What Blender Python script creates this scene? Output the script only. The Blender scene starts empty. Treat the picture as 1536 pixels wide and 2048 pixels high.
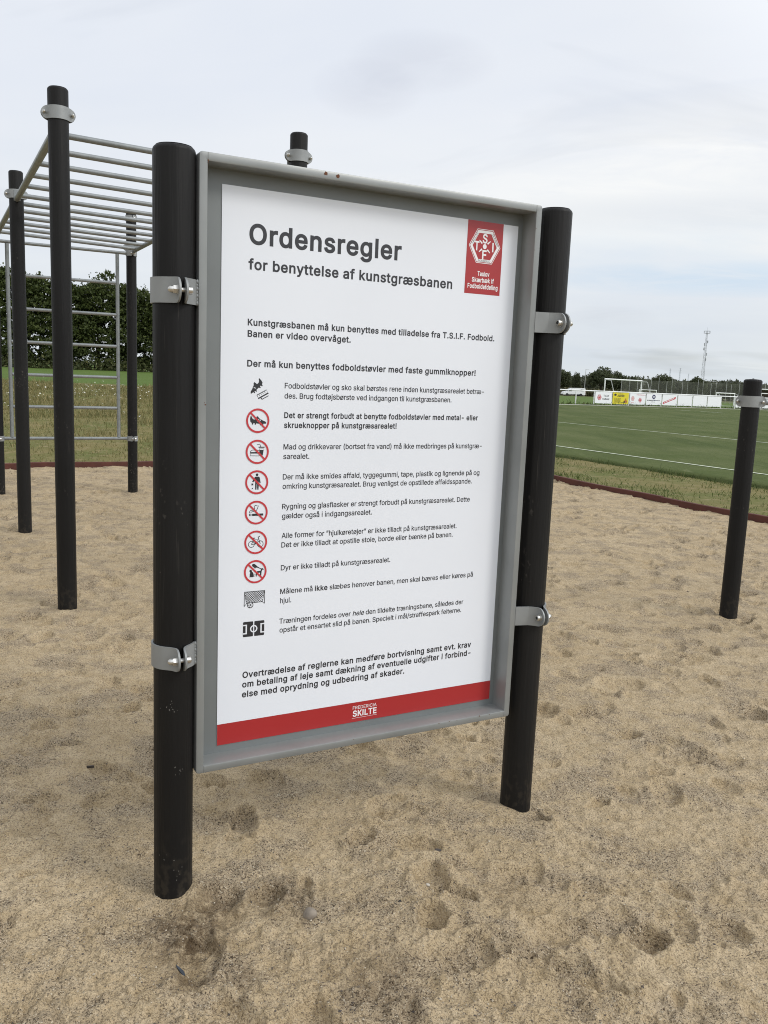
import bpy, math, random, os
import numpy as np
from mathutils import Vector, Matrix
from mathutils.geometry import tessellate_polygon, delaunay_2d_cdt

SC = bpy.context.scene
COL = SC.collection
rad = math.radians

# ------------------------------------------------------------------ camera, sky, sun, exposure
PITCH, ROLL, HCAM, FPX = rad(9.1334), rad(2.3223), 1.5, 1719.893
cd = bpy.data.cameras.new('camera'); cam = bpy.data.objects.new('camera', cd); COL.objects.link(cam)
_F = Vector((0, math.cos(PITCH), -math.sin(PITCH))); _R = Vector((1, 0, 0)); _U = _R.cross(_F)
_c, _s = math.cos(ROLL), math.sin(ROLL)
_r = _c * _R + _s * _U; _u = -_s * _R + _c * _U
cam.matrix_world = Matrix(((_r.x, _u.x, -_F.x, 0), (_r.y, _u.y, -_F.y, 0), (_r.z, _u.z, -_F.z, HCAM), (0, 0, 0, 1)))
cd.sensor_fit = 'AUTO'; cd.sensor_width = 36.0; cd.lens = FPX / 2048 * 36.0
cd.clip_start = 0.05; cd.clip_end = 6000
SC.camera = cam

SUN_EL, SUN_AZ = rad(40), rad(114)        # azimuth clockwise from +Y: behind the camera, to the right
sun_dir = Vector((math.sin(SUN_AZ) * math.cos(SUN_EL), math.cos(SUN_AZ) * math.cos(SUN_EL), math.sin(SUN_EL)))
ld = bpy.data.lights.new('sun', 'SUN'); ld.energy = 1.25; ld.angle = rad(15); ld.color = (1.0, .955, .88)
sun = bpy.data.objects.new('sun', ld); COL.objects.link(sun)
sun.rotation_euler = (-sun_dir).to_track_quat('-Z', 'Y').to_euler(); sun.location = (3, -4, 9)

w = bpy.data.worlds.new('World'); SC.world = w; w.use_nodes = True
nt = w.node_tree; N = nt.nodes; Lk = nt.links
for n in list(N): N.remove(n)
def nd(t, **kw):
    n = N.new(t)
    for k, v in kw.items(): setattr(n, k, v)
    return n
out = nd('ShaderNodeOutputWorld'); bg = nd('ShaderNodeBackground'); Lk.new(bg.outputs[0], out.inputs[0])
sky = nd('ShaderNodeTexSky', sky_type='NISHITA', sun_disc=False, sun_elevation=SUN_EL, sun_rotation=SUN_AZ)
sky.air_density = 1.0; sky.dust_density = 1.5
tc = nd('ShaderNodeTexCoord'); sep = nd('ShaderNodeSeparateXYZ'); Lk.new(tc.outputs['Generated'], sep.inputs[0])
def mth(op, a, b=None, clamp=False):
    n = nd('ShaderNodeMath', operation=op, use_clamp=clamp)
    for i, v in enumerate((a, b)):
        if v is None: continue
        if isinstance(v, (int, float)): n.inputs[i].default_value = v
        else: Lk.new(v, n.inputs[i])
    return n.outputs[0]
zc = mth('ADD', mth('MAXIMUM', sep.outputs[2], 0.0), 0.16)
px = mth('DIVIDE', sep.outputs[0], zc); py = mth('DIVIDE', sep.outputs[1], zc)
cmb = nd('ShaderNodeCombineXYZ'); Lk.new(px, cmb.inputs[0]); Lk.new(py, cmb.inputs[1])
mp = nd('ShaderNodeMapping'); Lk.new(cmb.outputs[0], mp.inputs[0])
mp.inputs['Rotation'].default_value = (0, 0, rad(28)); mp.inputs['Scale'].default_value = (.55, 1.0, 1); mp.inputs['Location'].default_value = (3.1, 1.7, 0)
def wnoise(scale, detail, rough, off=0.0, dist=0.0):
    n = nd('ShaderNodeTexNoise'); n.inputs['Scale'].default_value = scale; n.inputs['Detail'].default_value = detail
    n.inputs['Roughness'].default_value = rough; n.inputs['Distortion'].default_value = dist
    m = nd('ShaderNodeMapping'); m.inputs['Location'].default_value = (off, off * .7, off * .3); Lk.new(mp.outputs[0], m.inputs[0])
    Lk.new(m.outputs[0], n.inputs[0]); return n.outputs[0]
def ramp(src, pts):
    r = nd('ShaderNodeValToRGB'); e = r.color_ramp.elements
    while len(e) < len(pts): e.new(.5)
    for k, (p, c) in zip(e, pts): k.position = p; k.color = (*c, 1)
    Lk.new(src, r.inputs[0]); return r.outputs[0]
tone = ramp(wnoise(.5, 5, .55, 0, .4), [(.28, (.76, .81, .90)), (.50, (.855, .885, .935)), (.64, (.965, .968, .965))])
smear = ramp(wnoise(1.15, 5, .6, 11.3, .8), [(.60, (1, 1, 1)), (.80, (.84, .855, .88))])
def spot(dx, dy, dz, rx, rz, noise_src):        # one soft cloud patch, by direction
    a_ = mth('DIVIDE', mth('SUBTRACT', sep.outputs[0], dx), rx); b_ = mth('DIVIDE', mth('SUBTRACT', sep.outputs[2], dz), rz)
    r2 = mth('ADD', mth('MULTIPLY', a_, a_), mth('MULTIPLY', b_, b_))
    g_ = mth('SUBTRACT', 1.0, r2, True); f_ = mth('GREATER_THAN', sep.outputs[1], 0.0)
    return mth('MULTIPLY', mth('MULTIPLY', g_, f_), noise_src)
pn = ramp(wnoise(2.6, 5, .65, 5.0, .6), [(.30, (0, 0, 0)), (.56, (1, 1, 1))])
dark = mth('ADD', mth('ADD', spot(-.035, .95, .292, .06, .030, pn), spot(.02, .95, .318, .08, .030, pn)), mth('MULTIPLY', spot(.24, .96, .072, .05, .014, pn), .8))
blue = mth('ADD', spot(.36, .93, .112, .22, .020, pn), mth('MULTIPLY', spot(.30, .93, .145, .30, .03, pn), .35))
white = mth('ADD', spot(.37, .90, .245, .22, .05, pn), mth('MULTIPLY', spot(.20, .95, .19, .2, .05, pn), .7))
def blend(base, fac, k, col, mode='MULTIPLY'):
    n = nd('ShaderNodeMix', data_type='RGBA', blend_type=mode); Lk.new(mth('MULTIPLY', fac, k, True), n.inputs[0]); Lk.new(base, n.inputs[6]); n.inputs[7].default_value = (*col, 1); return n.outputs[2]
tone = blend(tone, dark, .5, (.83, .83, .855)); tone = blend(tone, blue, .75, (.78, .90, 1.0)); tone = blend(tone, white, 1.0, (1.0, 1.0, .99), 'MIX')
grey = mth('ADD', spot(.34, .91, .268, .20, .030, pn), spot(.30, .94, .178, .26, .022, pn)); tone = blend(tone, grey, .9, (.88, .90, .935))
mul = nd('ShaderNodeMix', data_type='RGBA', blend_type='MULTIPLY'); mul.inputs[0].default_value = 1.0
Lk.new(tone, mul.inputs[6]); Lk.new(smear, mul.inputs[7])
# lower sky: a little darker and cooler
low = ramp(sep.outputs[2], [(0.0, (.82, .85, .845)), (.10, (.94, .955, .95)), (.28, (1, 1, 1))])
mul2 = nd('ShaderNodeMix', data_type='RGBA', blend_type='MULTIPLY'); mul2.inputs[0].default_value = 1.0
Lk.new(mul.outputs[2], mul2.inputs[6]); Lk.new(low, mul2.inputs[7])
dot = nd('ShaderNodeVectorMath', operation='DOT_PRODUCT'); Lk.new(tc.outputs['Generated'], dot.inputs[0]); dot.inputs[1].default_value = sun_dir
mr = nd('ShaderNodeMapRange'); Lk.new(dot.outputs['Value'], mr.inputs[0])
mr.inputs[1].default_value = .12; mr.inputs[2].default_value = 1.0; mr.inputs[3].default_value = 1.0; mr.inputs[4].default_value = 1.75
brt = nd('ShaderNodeVectorMath', operation='SCALE'); Lk.new(mul2.outputs[2], brt.inputs[0]); Lk.new(mr.outputs[0], brt.inputs['Scale'])
nis = nd('ShaderNodeVectorMath', operation='SCALE'); Lk.new(sky.outputs[0], nis.inputs[0]); nis.inputs['Scale'].default_value = .10
gap = ramp(wnoise(.72, 4, .5, 23.0, .3), [(.60, (0, 0, 0)), (.74, (.45, .45, .45))])
mix = nd('ShaderNodeMix', data_type='RGBA'); Lk.new(gap, mix.inputs[0]); Lk.new(brt.outputs[0], mix.inputs[6]); Lk.new(nis.outputs[0], mix.inputs[7])
Lk.new(mix.outputs[2], bg.inputs[0]); bg.inputs[1].default_value = 1.0

SC.view_settings.view_transform = 'Standard'; SC.view_settings.look = 'None'
SC.view_settings.exposure = 0.0; SC.view_settings.gamma = 1.0
try: SC.view_settings.use_curve_mapping = False
except Exception: pass
SC.cycles.use_denoising = True; SC.cycles.denoising_prefilter = 'NONE'; SC.cycles.pixel_filter_type = 'BLACKMAN_HARRIS'; SC.cycles.filter_width = 1.05; SC.cycles.max_bounces = 6; SC.cycles.transparent_max_bounces = 12

# ------------------------------------------------------------------ helpers
A0 = Vector((-1.925, 5.127, 0)); ANG = rad(28)
E1 = Vector((math.cos(ANG), math.sin(ANG), 0)); E2 = Vector((-E1.y, E1.x, 0))
def W(a, b, z=0.0): return A0 + E1 * a + E2 * b + Vector((0, 0, z))
def ab_np(x, y):
    dx, dy = x - A0.x, y - A0.y
    return dx * E1.x + dy * E1.y, dx * E2.x + dy * E2.y
def terr(x, y):
    x = np.asarray(x, float); y = np.asarray(y, float)
    zr = -.0055 * np.clip(y - 13, 0, 57) - .012 * np.clip(y - 70, 0, 190)
    zl = np.interp(y, [12.5, 20, 28, 40, 60], [0, .38, .75, .95, 1.0])
    t = np.clip((x / np.maximum(y, 1) + .2) / .35, 0, 1); t = t * t * (3 - 2 * t)
    return zl * (1 - t) + zr * t
def tz(x, y): return float(terr(x, y))

def _hash(i, j, seed):
    h = (i * 374761393 + j * 668265263 + seed * 974711) & 0xffffffff
    h = ((h ^ (h >> 13)) * 1274126177) & 0xffffffff
    return ((h ^ (h >> 16)) & 0xffff) / 65535.0
def vnoise(x, y, seed=0):
    xi = np.floor(x).astype(np.int64); yi = np.floor(y).astype(np.int64)
    fx = x - xi; fy = y - yi
    def g(i, j, dx, dy):
        a = _hash(i, j, seed) * 2 * np.pi
        return np.cos(a) * dx + np.sin(a) * dy
    u = fx * fx * fx * (fx * (fx * 6 - 15) + 10); v = fy * fy * fy * (fy * (fy * 6 - 15) + 10)
    a = g(xi, yi, fx, fy); b = g(xi + 1, yi, fx - 1, fy); c = g(xi, yi + 1, fx, fy - 1); d = g(xi + 1, yi + 1, fx - 1, fy - 1)
    return (a * (1 - u) + b * u) * (1 - v) + (c * (1 - u) + d * u) * v * 1.0
def fbm(x, y, oct=4, seed=0, gain=.5):
    s = 0; amp = 1.0
    for o in range(oct):
        s = s + amp * vnoise(x * 2 ** o + 17.3 * o, y * 2 ** o - 9.1 * o, seed + o); amp *= gain
    return s

def link(o, parent=None, kind=None):
    COL.objects.link(o)
    if parent is not None: o.parent = parent
    if kind: o['kind'] = kind
    return o
def thing(name, label, cat, loc=(0, 0, 0), rotz=0.0, group=None):
    o = bpy.data.objects.new(name, None); o.empty_display_size = .2; link(o)
    o.location = loc; o.rotation_euler = (0, 0, rotz)
    return tag(o, label, cat, group)
def tag(o, label, cat, group=None, kind=None):
    o['label'] = label; o['category'] = cat
    if group: o['group'] = group
    if kind: o['kind'] = kind
    return o
def np_obj(name, V, F, mat, parent=None, smooth=False, kind=None):
    V = np.asarray(V, np.float32); F = np.asarray(F, np.int32)
    me = bpy.data.meshes.new(name); k = F.shape[1]
    me.vertices.add(len(V)); me.vertices.foreach_set('co', V.ravel())
    me.loops.add(F.size); me.loops.foreach_set('vertex_index', F.ravel())
    me.polygons.add(len(F)); me.polygons.foreach_set('loop_start', np.arange(0, F.size, k, dtype=np.int32))
    me.update(calc_edges=True)
    me.polygons.foreach_set('use_smooth', np.full(len(F), smooth)); me.materials.append(mat)
    return link(bpy.data.objects.new(name, me), parent, kind)

class MB:
    def __init__(s): s.v = []; s.f = []; s.m = []
    def add(s, vs, fs, mi=0):
        o = len(s.v); s.v += [tuple(p) for p in vs]
        for f in fs: s.f.append(tuple(i + o for i in f)); s.m.append(mi)
        return s
    def box(s, c, d, M=None, mi=0, bev=0.0):
        x, y, z = d[0] / 2, d[1] / 2, d[2] / 2
        if bev > 0:       # octagonal section, chamfered ends
            b = bev; vs = []
            for (zz, ins) in ((-z, b), (-z + b, 0), (z - b, 0), (z, b)):
                X, Y = x - ins, y - ins
                for px, py in ((-X + b, -Y), (X - b, -Y), (X, -Y + b), (X, Y - b), (X - b, Y), (-X + b, Y), (-X, Y - b), (-X, -Y + b)): vs.append(Vector((px, py, zz)))
            fs = [tuple(range(7, -1, -1)), tuple(range(24, 32))]
            for l in range(3):
                for i in range(8): fs.append((l * 8 + i, l * 8 + (i + 1) % 8, l * 8 + 8 + (i + 1) % 8, l * 8 + 8 + i))
        else:
            vs = [Vector((i, j, k)) for k in (-z, z) for j in (-y, y) for i in (-x, x)]
            fs = [(0, 2, 3, 1), (4, 5, 7, 6), (0, 1, 5, 4), (2, 6, 7, 3), (0, 4, 6, 2), (1, 3, 7, 5)]
        if M is not None: vs = [M @ p for p in vs]
        return s.add([p + Vector(c) for p in vs], fs, mi)
    def tube(s, p0, p1, r0, r1=None, seg=14, mi=0, caps=True):
        p0, p1 = Vector(p0), Vector(p1); r1 = r0 if r1 is None else r1
        q = (p1 - p0).to_track_quat('Z', 'Y'); vs = []
        for p, r in ((p0, r0), (p1, r1)):
            for i in range(seg):
                a = 2 * math.pi * i / seg; vs.append(p + q @ Vector((r * math.cos(a), r * math.sin(a), 0)))
        fs = [(i, (i + 1) % seg, seg + (i + 1) % seg, seg + i) for i in range(seg)]
        if caps: fs += [tuple(range(seg - 1, -1, -1)), tuple(range(seg, 2 * seg))]
        return s.add(vs, fs, mi)
    def lathe(s, prof, org=(0, 0, 0), axis=(0, 0, 1), seg=32, mi=0):
        q = Vector(axis).to_track_quat('Z', 'Y'); org = Vector(org); vs = []
        for r, z in prof:
            for i in range(seg):
                a = 2 * math.pi * i / seg; vs.append(org + q @ Vector((r * math.cos(a), r * math.sin(a), z)))
        n = len(prof); fs = []
        for l in range(n - 1):
            for i in range(seg): fs.append((l * seg + i, l * seg + (i + 1) % seg, (l + 1) * seg + (i + 1) % seg, (l + 1) * seg + i))
        fs += [tuple(range(seg - 1, -1, -1)), tuple(range((n - 1) * seg, n * seg))]
        return s.add(vs, fs, mi)
    def prism(s, pts, y0, y1, mi=0):       # polygon in x,z extruded along y
        n = len(pts); vs = [(p[0], y0, p[1]) for p in pts] + [(p[0], y1, p[1]) for p in pts]
        tri = tessellate_polygon([[Vector((p[0], p[1], 0)) for p in pts]])
        fs = [tuple(t) for t in tri] + [tuple(i + n for i in reversed(t)) for t in tri]
        fs += [(i, i + n, (i + 1) % n + n, (i + 1) % n) for i in range(n)]
        return s.add(vs, fs, mi)
    def build(s, name, mats, parent=None, sharp=35, kind=None):
        me = bpy.data.meshes.new(name); me.from_pydata(s.v, [], s.f)
        for m in (mats if isinstance(mats, (list, tuple)) else [mats]): me.materials.append(m)
        me.polygons.foreach_set('material_index', s.m)
        import bmesh
        bm = bmesh.new(); bm.from_mesh(me); bmesh.ops.recalc_face_normals(bm, faces=bm.faces); bm.to_mesh(me); bm.free()
        if sharp:
            me.polygons.foreach_set('use_smooth', [True] * len(me.polygons)); me.set_sharp_from_angle(angle=rad(sharp))
        me.update()
        return link(bpy.data.objects.new(name, me), parent, kind)

# ------------------------------------------------------------------ materials
def mat(name, col, rough=.6, metal=0.0, spec=.5, var=None, bump=None, coord='Object'):
    m = bpy.data.materials.new(name); m.use_nodes = True; t = m.node_tree; b = t.nodes['Principled BSDF']
    b.inputs['Base Color'].default_value = (*col, 1); b.inputs['Roughness'].default_value = rough
    b.inputs['Metallic'].default_value = metal; b.inputs['Specular IOR Level'].default_value = spec
    tcn = t.nodes.new('ShaderNodeTexCoord')
    if var:                # (scale, other colour, lo, hi[, detail])
        n = t.nodes.new('ShaderNodeTexNoise'); n.inputs['Scale'].default_value = var[0]; n.inputs['Detail'].default_value = var[4] if len(var) > 4 else 4
        t.links.new(tcn.outputs[coord], n.inputs[0])
        r = t.nodes.new('ShaderNodeValToRGB'); r.color_ramp.elements[0].position = var[2]; r.color_ramp.elements[1].position = var[3]
        r.color_ramp.elements[0].color = (*col, 1); r.color_ramp.elements[1].color = (*var[1], 1)
        t.links.new(n.outputs[0], r.inputs[0]); t.links.new(r.outputs[0], b.inputs['Base Color'])
    if bump:               # (scale xyz, strength, distance)
        mpn = t.nodes.new('ShaderNodeMapping'); mpn.inputs['Scale'].default_value = bump[0]; t.links.new(tcn.outputs[coord], mpn.inputs[0])
        n = t.nodes.new('ShaderNodeTexNoise'); n.inputs['Scale'].default_value = 1; n.inputs['Detail'].default_value = 4; t.links.new(mpn.outputs[0], n.inputs[0])
        bp = t.nodes.new('ShaderNodeBump'); bp.inputs['Strength'].default_value = bump[1]; bp.inputs['Distance'].default_value = bump[2]
        t.links.new(n.outputs[0], bp.inputs['Height']); t.links.new(bp.outputs[0], b.inputs['Normal'])
    return m

def plastic_mat():
    m = mat('black_recycled_plastic', (.011, .0105, .0105), .5, 0, .20, None, ((90, 90, 4), .5, .006))
    t = m.node_tree; b = t.nodes['Principled BSDF']; tcn = [n for n in t.nodes if n.type == 'TEX_COORD'][0]
    # dusty scuffs: sparse pale flecks and thin vertical scratches
    def no(scale, sc, det=3):
        mpn = t.nodes.new('ShaderNodeMapping'); mpn.inputs['Scale'].default_value = sc; t.links.new(tcn.outputs['Object'], mpn.inputs[0])
        n = t.nodes.new('ShaderNodeTexNoise'); n.inputs['Scale'].default_value = scale; n.inputs['Detail'].default_value = det; t.links.new(mpn.outputs[0], n.inputs[0]); return n.outputs[0]
    def rmp(s, a, c):
        r = t.nodes.new('ShaderNodeMapRange'); r.inputs[1].default_value = a; r.inputs[2].default_value = c; t.links.new(s, r.inputs[0]); return r.outputs[0]
    def mm(op, x, y):
        n = t.nodes.new('ShaderNodeMath'); n.operation = op; t.links.new(x, n.inputs[0])
        if isinstance(y, float): n.inputs[1].default_value = y
        else: t.links.new(y, n.inputs[1])
        return n.outputs[0]
    fl = mm('MULTIPLY', rmp(no(70, (1, 1, .7), 5), .60, .68), rmp(no(3.2, (1, 1, 1), 2), .58, .70))
    sc = mm('MULTIPLY', rmp(no(40, (3, 3, .12), 2), .66, .72), rmp(no(2.2, (1, 1, 1)), .50, .68))
    f = mm('MULTIPLY', mm('MAXIMUM', fl, mm('MULTIPLY', sc, .30)), .38)
    mx = t.nodes.new('ShaderNodeMix'); mx.data_type = 'RGBA'; t.links.new(f, mx.inputs[0])
    dust = t.nodes.new('ShaderNodeMix'); dust.data_type = 'RGBA'; t.links.new(rmp(no(2.5, (1, 1, .35), 5), .35, .75), dust.inputs[0])
    dust.inputs[6].default_value = (.0065, .0061, .0060, 1); dust.inputs[7].default_value = (.0125, .0120, .0115, 1)
    sp = t.nodes.new('ShaderNodeSeparateXYZ'); t.links.new(tcn.outputs['Object'], sp.inputs[0])     # sand thrown up on the foot
    foot = mm('MULTIPLY', rmp(sp.outputs[2], .22, .0), rmp(no(45, (1, 1, .8), 6), .50, .62)); mf = t.nodes.new('ShaderNodeMix'); mf.data_type = 'RGBA'
    t.links.new(mm('MULTIPLY', foot, .10), mf.inputs[0]); t.links.new(dust.outputs[2], mf.inputs[6]); mf.inputs[7].default_value = (.20, .16, .11, 1)
    t.links.new(mf.outputs[2], mx.inputs[6]); mx.inputs[7].default_value = (.21, .19, .165, 1)
    t.links.new(mx.outputs[2], b.inputs['Base Color'])
    return m

MP = plastic_mat()
MGALV = mat('galvanised_steel', (.29, .302, .302), .5, .3, .5, (9, (.235, .245, .245), .35, .7), ((60, 60, 60), .12, .002))
MFRAME = mat('zinc_painted_frame', (.265, .276, .272), .40, .32, .5, (6, (.222, .232, .228), .35, .7), ((40, 40, 40), .08, .002))
MPANEL = mat('grey_back_sheet', (.195, .21, .21), .5, .25, .5, (5, (.17, .183, .183), .35, .7), ((250, 250, 250), .06, .001))
MPIPE = mat('galvanised_pipe', (.245, .262, .262), .42, .35, .5, (14, (.19, .203, .205), .35, .7))
MSTEEL = mat('stainless_bolt', (.58, .57, .54), .28, .9, .5)
MDARK = mat('dark_socket', (.015, .015, .015), .6)
MPOSTER = mat('white_print_sheet', (.745, .775, .83), .28, 0, .5, (2.0, (.725, .755, .81), .4, .7))
MINK = mat('black_ink', (.022, .023, .028), .36)
MRED = mat('red_ink', (.36, .022, .024), .34)
MRED2 = mat('sign_red_ink', (.50, .035, .045), .36)
MWHITEINK = mat('white_ink', (.80, .80, .81), .36)
MSEAM = mat('dark_seam', (.11, .11, .105), .7)
MRUST = mat('rust', (.12, .045, .02), .85)
MBOARD = mat('red_brown_plank', (.105, .036, .026), .7, 0, .3, (7, (.075, .027, .020), .35, .7), ((4, 60, 60), .3, .004))
MWHITE = mat('white_paint', (.80, .81, .80), .4)
MBOARDW = mat('white_board_sheet', (.82, .83, .85), .4)
MYEL = mat('yellow_board_sheet', (.68, .58, .02), .4)
MNAVY = mat('navy_ink', (.03, .035, .10), .4)
MPINK = mat('pale_red_ink', (.62, .30, .29), .4)
MORANGE = mat('orange_ink', (.40, .16, .03), .4)
MTREE = mat('tree_bark', (.06, .048, .036), .9)
MMAST = mat('mast_paint', (.34, .36, .38), .6)
MPYL = mat('pylon_paint', (.44, .48, .52), .7)
MGLASS = mat('dark_glass', (.02, .025, .03), .1)
MTYRE = mat('tyre_rubber', (.02, .02, .02), .8)
MVAN = mat('white_car_paint', (.78, .79, .80), .25)
MPOLE = mat('grey_pole', (.40, .41, .40), .6)
MBRN = mat('brown_panel', (.085, .058, .045), .7)

def leaf_mat(name, dark, light, mid=None, transl=.25):
    m = bpy.data.materials.new(name); m.use_nodes = True; t = m.node_tree
    for n in list(t.nodes): t.nodes.remove(n)
    o = t.nodes.new('ShaderNodeOutputMaterial'); g = t.nodes.new('ShaderNodeNewGeometry'); r = t.nodes.new('ShaderNodeValToRGB')
    e = r.color_ramp.elements; e[0].color = (*dark, 1); e[1].color = (*light, 1)
    if mid: k = e.new(.55); k.color = (*mid, 1)
    t.links.new(g.outputs['Random Per Island'], r.inputs[0])
    d = t.nodes.new('ShaderNodeBsdfPrincipled'); d.inputs['Roughness'].default_value = .6; d.inputs['Specular IOR Level'].default_value = .25
    tr = t.nodes.new('ShaderNodeBsdfTranslucent'); mx = t.nodes.new('ShaderNodeMixShader'); mx.inputs[0].default_value = transl
    t.links.new(r.outputs[0], d.inputs['Base Color']); t.links.new(r.outputs[0], tr.inputs[0])
    t.links.new(d.outputs[0], mx.inputs[1]); t.links.new(tr.outputs[0], mx.inputs[2]); t.links.new(mx.outputs[0], o.inputs[0])
    return m
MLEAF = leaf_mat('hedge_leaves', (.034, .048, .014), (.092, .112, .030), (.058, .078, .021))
MLEAFD = leaf_mat('far_leaves_haze_tint', (.055, .068, .036), (.125, .140, .072), (.085, .101, .052), .42)  # far trees: distance haze painted in as paler leaf colours
MWOOD = leaf_mat('woodland_leaves_haze_tint', (.080, .090, .060), (.130, .137, .090), (.100, .112, .073), .42)  # woodland greens lightened too, haze put into the colour
MBLADE = leaf_mat('dry_grass_blades', (.115, .120, .042), (.340, .280, .130), (.195, .175, .070), .3)
MBLADEG = leaf_mat('green_grass_blades', (.050, .085, .018), (.170, .165, .062), (.085, .115, .028), .3)
MFLOW = leaf_mat('white_flower_heads', (.55, .53, .42), (.78, .77, .70), None, .2)
MGRAV = leaf_mat('gravel_grains', (.06, .052, .048), (.50, .44, .34), (.20, .155, .105), .0)

def sand_mat():
    m = bpy.data.materials.new('sand'); m.use_nodes = True; t = m.node_tree; b = t.nodes['Principled BSDF']
    b.inputs['Roughness'].default_value = .95; b.inputs['Specular IOR Level'].default_value = .12
    g = t.nodes.new('ShaderNodeTexCoord')
    def no(scale, det=4, ro=.55, typ='ShaderNodeTexNoise'):
        n = t.nodes.new(typ); n.inputs['Scale'].default_value = scale
        n.inputs['Detail'].default_value = det; n.inputs['Roughness'].default_value = ro
        t.links.new(g.outputs['Object'], n.inputs[0]); return n.outputs[0]
    def rmp(s, a, c, x=0., y=1.):
        r = t.nodes.new('ShaderNodeMapRange'); r.inputs[1].default_value = a; r.inputs[2].default_value = c
        r.inputs[3].default_value = x; r.inputs[4].default_value = y; t.links.new(s, r.inputs[0]); return r.outputs[0]
    def mm(op, x, y):
        n = t.nodes.new('ShaderNodeMath'); n.operation = op
        for i, v in enumerate((x, y)):
            if isinstance(v, (int, float)): n.inputs[i].default_value = v
            else: t.links.new(v, n.inputs[i])
        return n.outputs[0]
    def mx(f, a, c):
        n = t.nodes.new('ShaderNodeMix'); n.data_type = 'RGBA'
        for i, v in ((0, f), (6, a), (7, c)):
            if isinstance(v, tuple): n.inputs[i].default_value = (*v, 1)
            elif isinstance(v, (int, float)): n.inputs[i].default_value = v
            else: t.links.new(v, n.inputs[i])
        return n.outputs[2]
    base = mx(rmp(no(1.6, 6, .6), .35, .65), (.488, .380, .238), (.550, .438, .286))
    base = mx(rmp(no(14, 5, .65), .42, .70), base, (.415, .315, .185))
    coarse = rmp(no(4.2, 7, .68), .485, .575)     # patches of coarse grey-brown grit
    base = mx(mm('MULTIPLY', coarse, .42), base, (.270, .220, .165))
    dk = mm('MAXIMUM', rmp(no(180, 3, .7), .525, .60), mm('MULTIPLY', rmp(no(85, 3, .7), .58, .66), .8))                               # dark grains
    base = mx(mm('MULTIPLY', dk, mm('ADD', .58, mm('MULTIPLY', coarse, .40))), base, (.070, .052, .036))
    lt = rmp(no(200, 2, .6), .61, .67)                               # pale grains
    base = mx(mm('MULTIPLY', lt, mm('ADD', .40, mm('MULTIPLY', coarse, .5))), base, (.66, .58, .44))
    # damp brown patches round the sign's left post and in front of it
    damp = 0.0
    for (x, y, r, k) in ((-.48, 2.09, .17, 1.0), (-.43, 2.20, .13, .85), (-.25, 2.26, .14, .6), (-.44, 1.93, .09, .7), (.02, 1.93, .17, .5), (.42, 2.32, .10, .35), (-.30, 1.92, .06, .5)):
        v = t.nodes.new('ShaderNodeVectorMath'); v.operation = 'DISTANCE'; t.links.new(g.outputs['Object'], v.inputs[0]); v.inputs[1].default_value = (x, y, 0)
        damp = mm('MAXIMUM', damp, mm('MULTIPLY', rmp(v.outputs['Value'], .25 * r, r, 1, 0), k))
    damp = mm('MULTIPLY', damp, rmp(no(28, 5, .7), .36, .56, .15, 1.0))
    base = mx(mm('MULTIPLY', damp, .88), base, (.080, .052, .028))
    t.links.new(base, b.inputs['Base Color'])
    h = mm('ADD', mm('MULTIPLY', no(60, 4, .65), .9), mm('ADD', mm('MULTIPLY', no(170, 3, .6), .5), mm('MULTIPLY', no(20, 4, .6), 1.0)))
    bp = t.nodes.new('ShaderNodeBump'); bp.inputs['Strength'].default_value = 1.0; bp.inputs['Distance'].default_value = .016
    t.links.new(h, bp.inputs['Height']); t.links.new(bp.outputs[0], b.inputs['Normal'])
    return m
MSAND = sand_mat()

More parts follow.
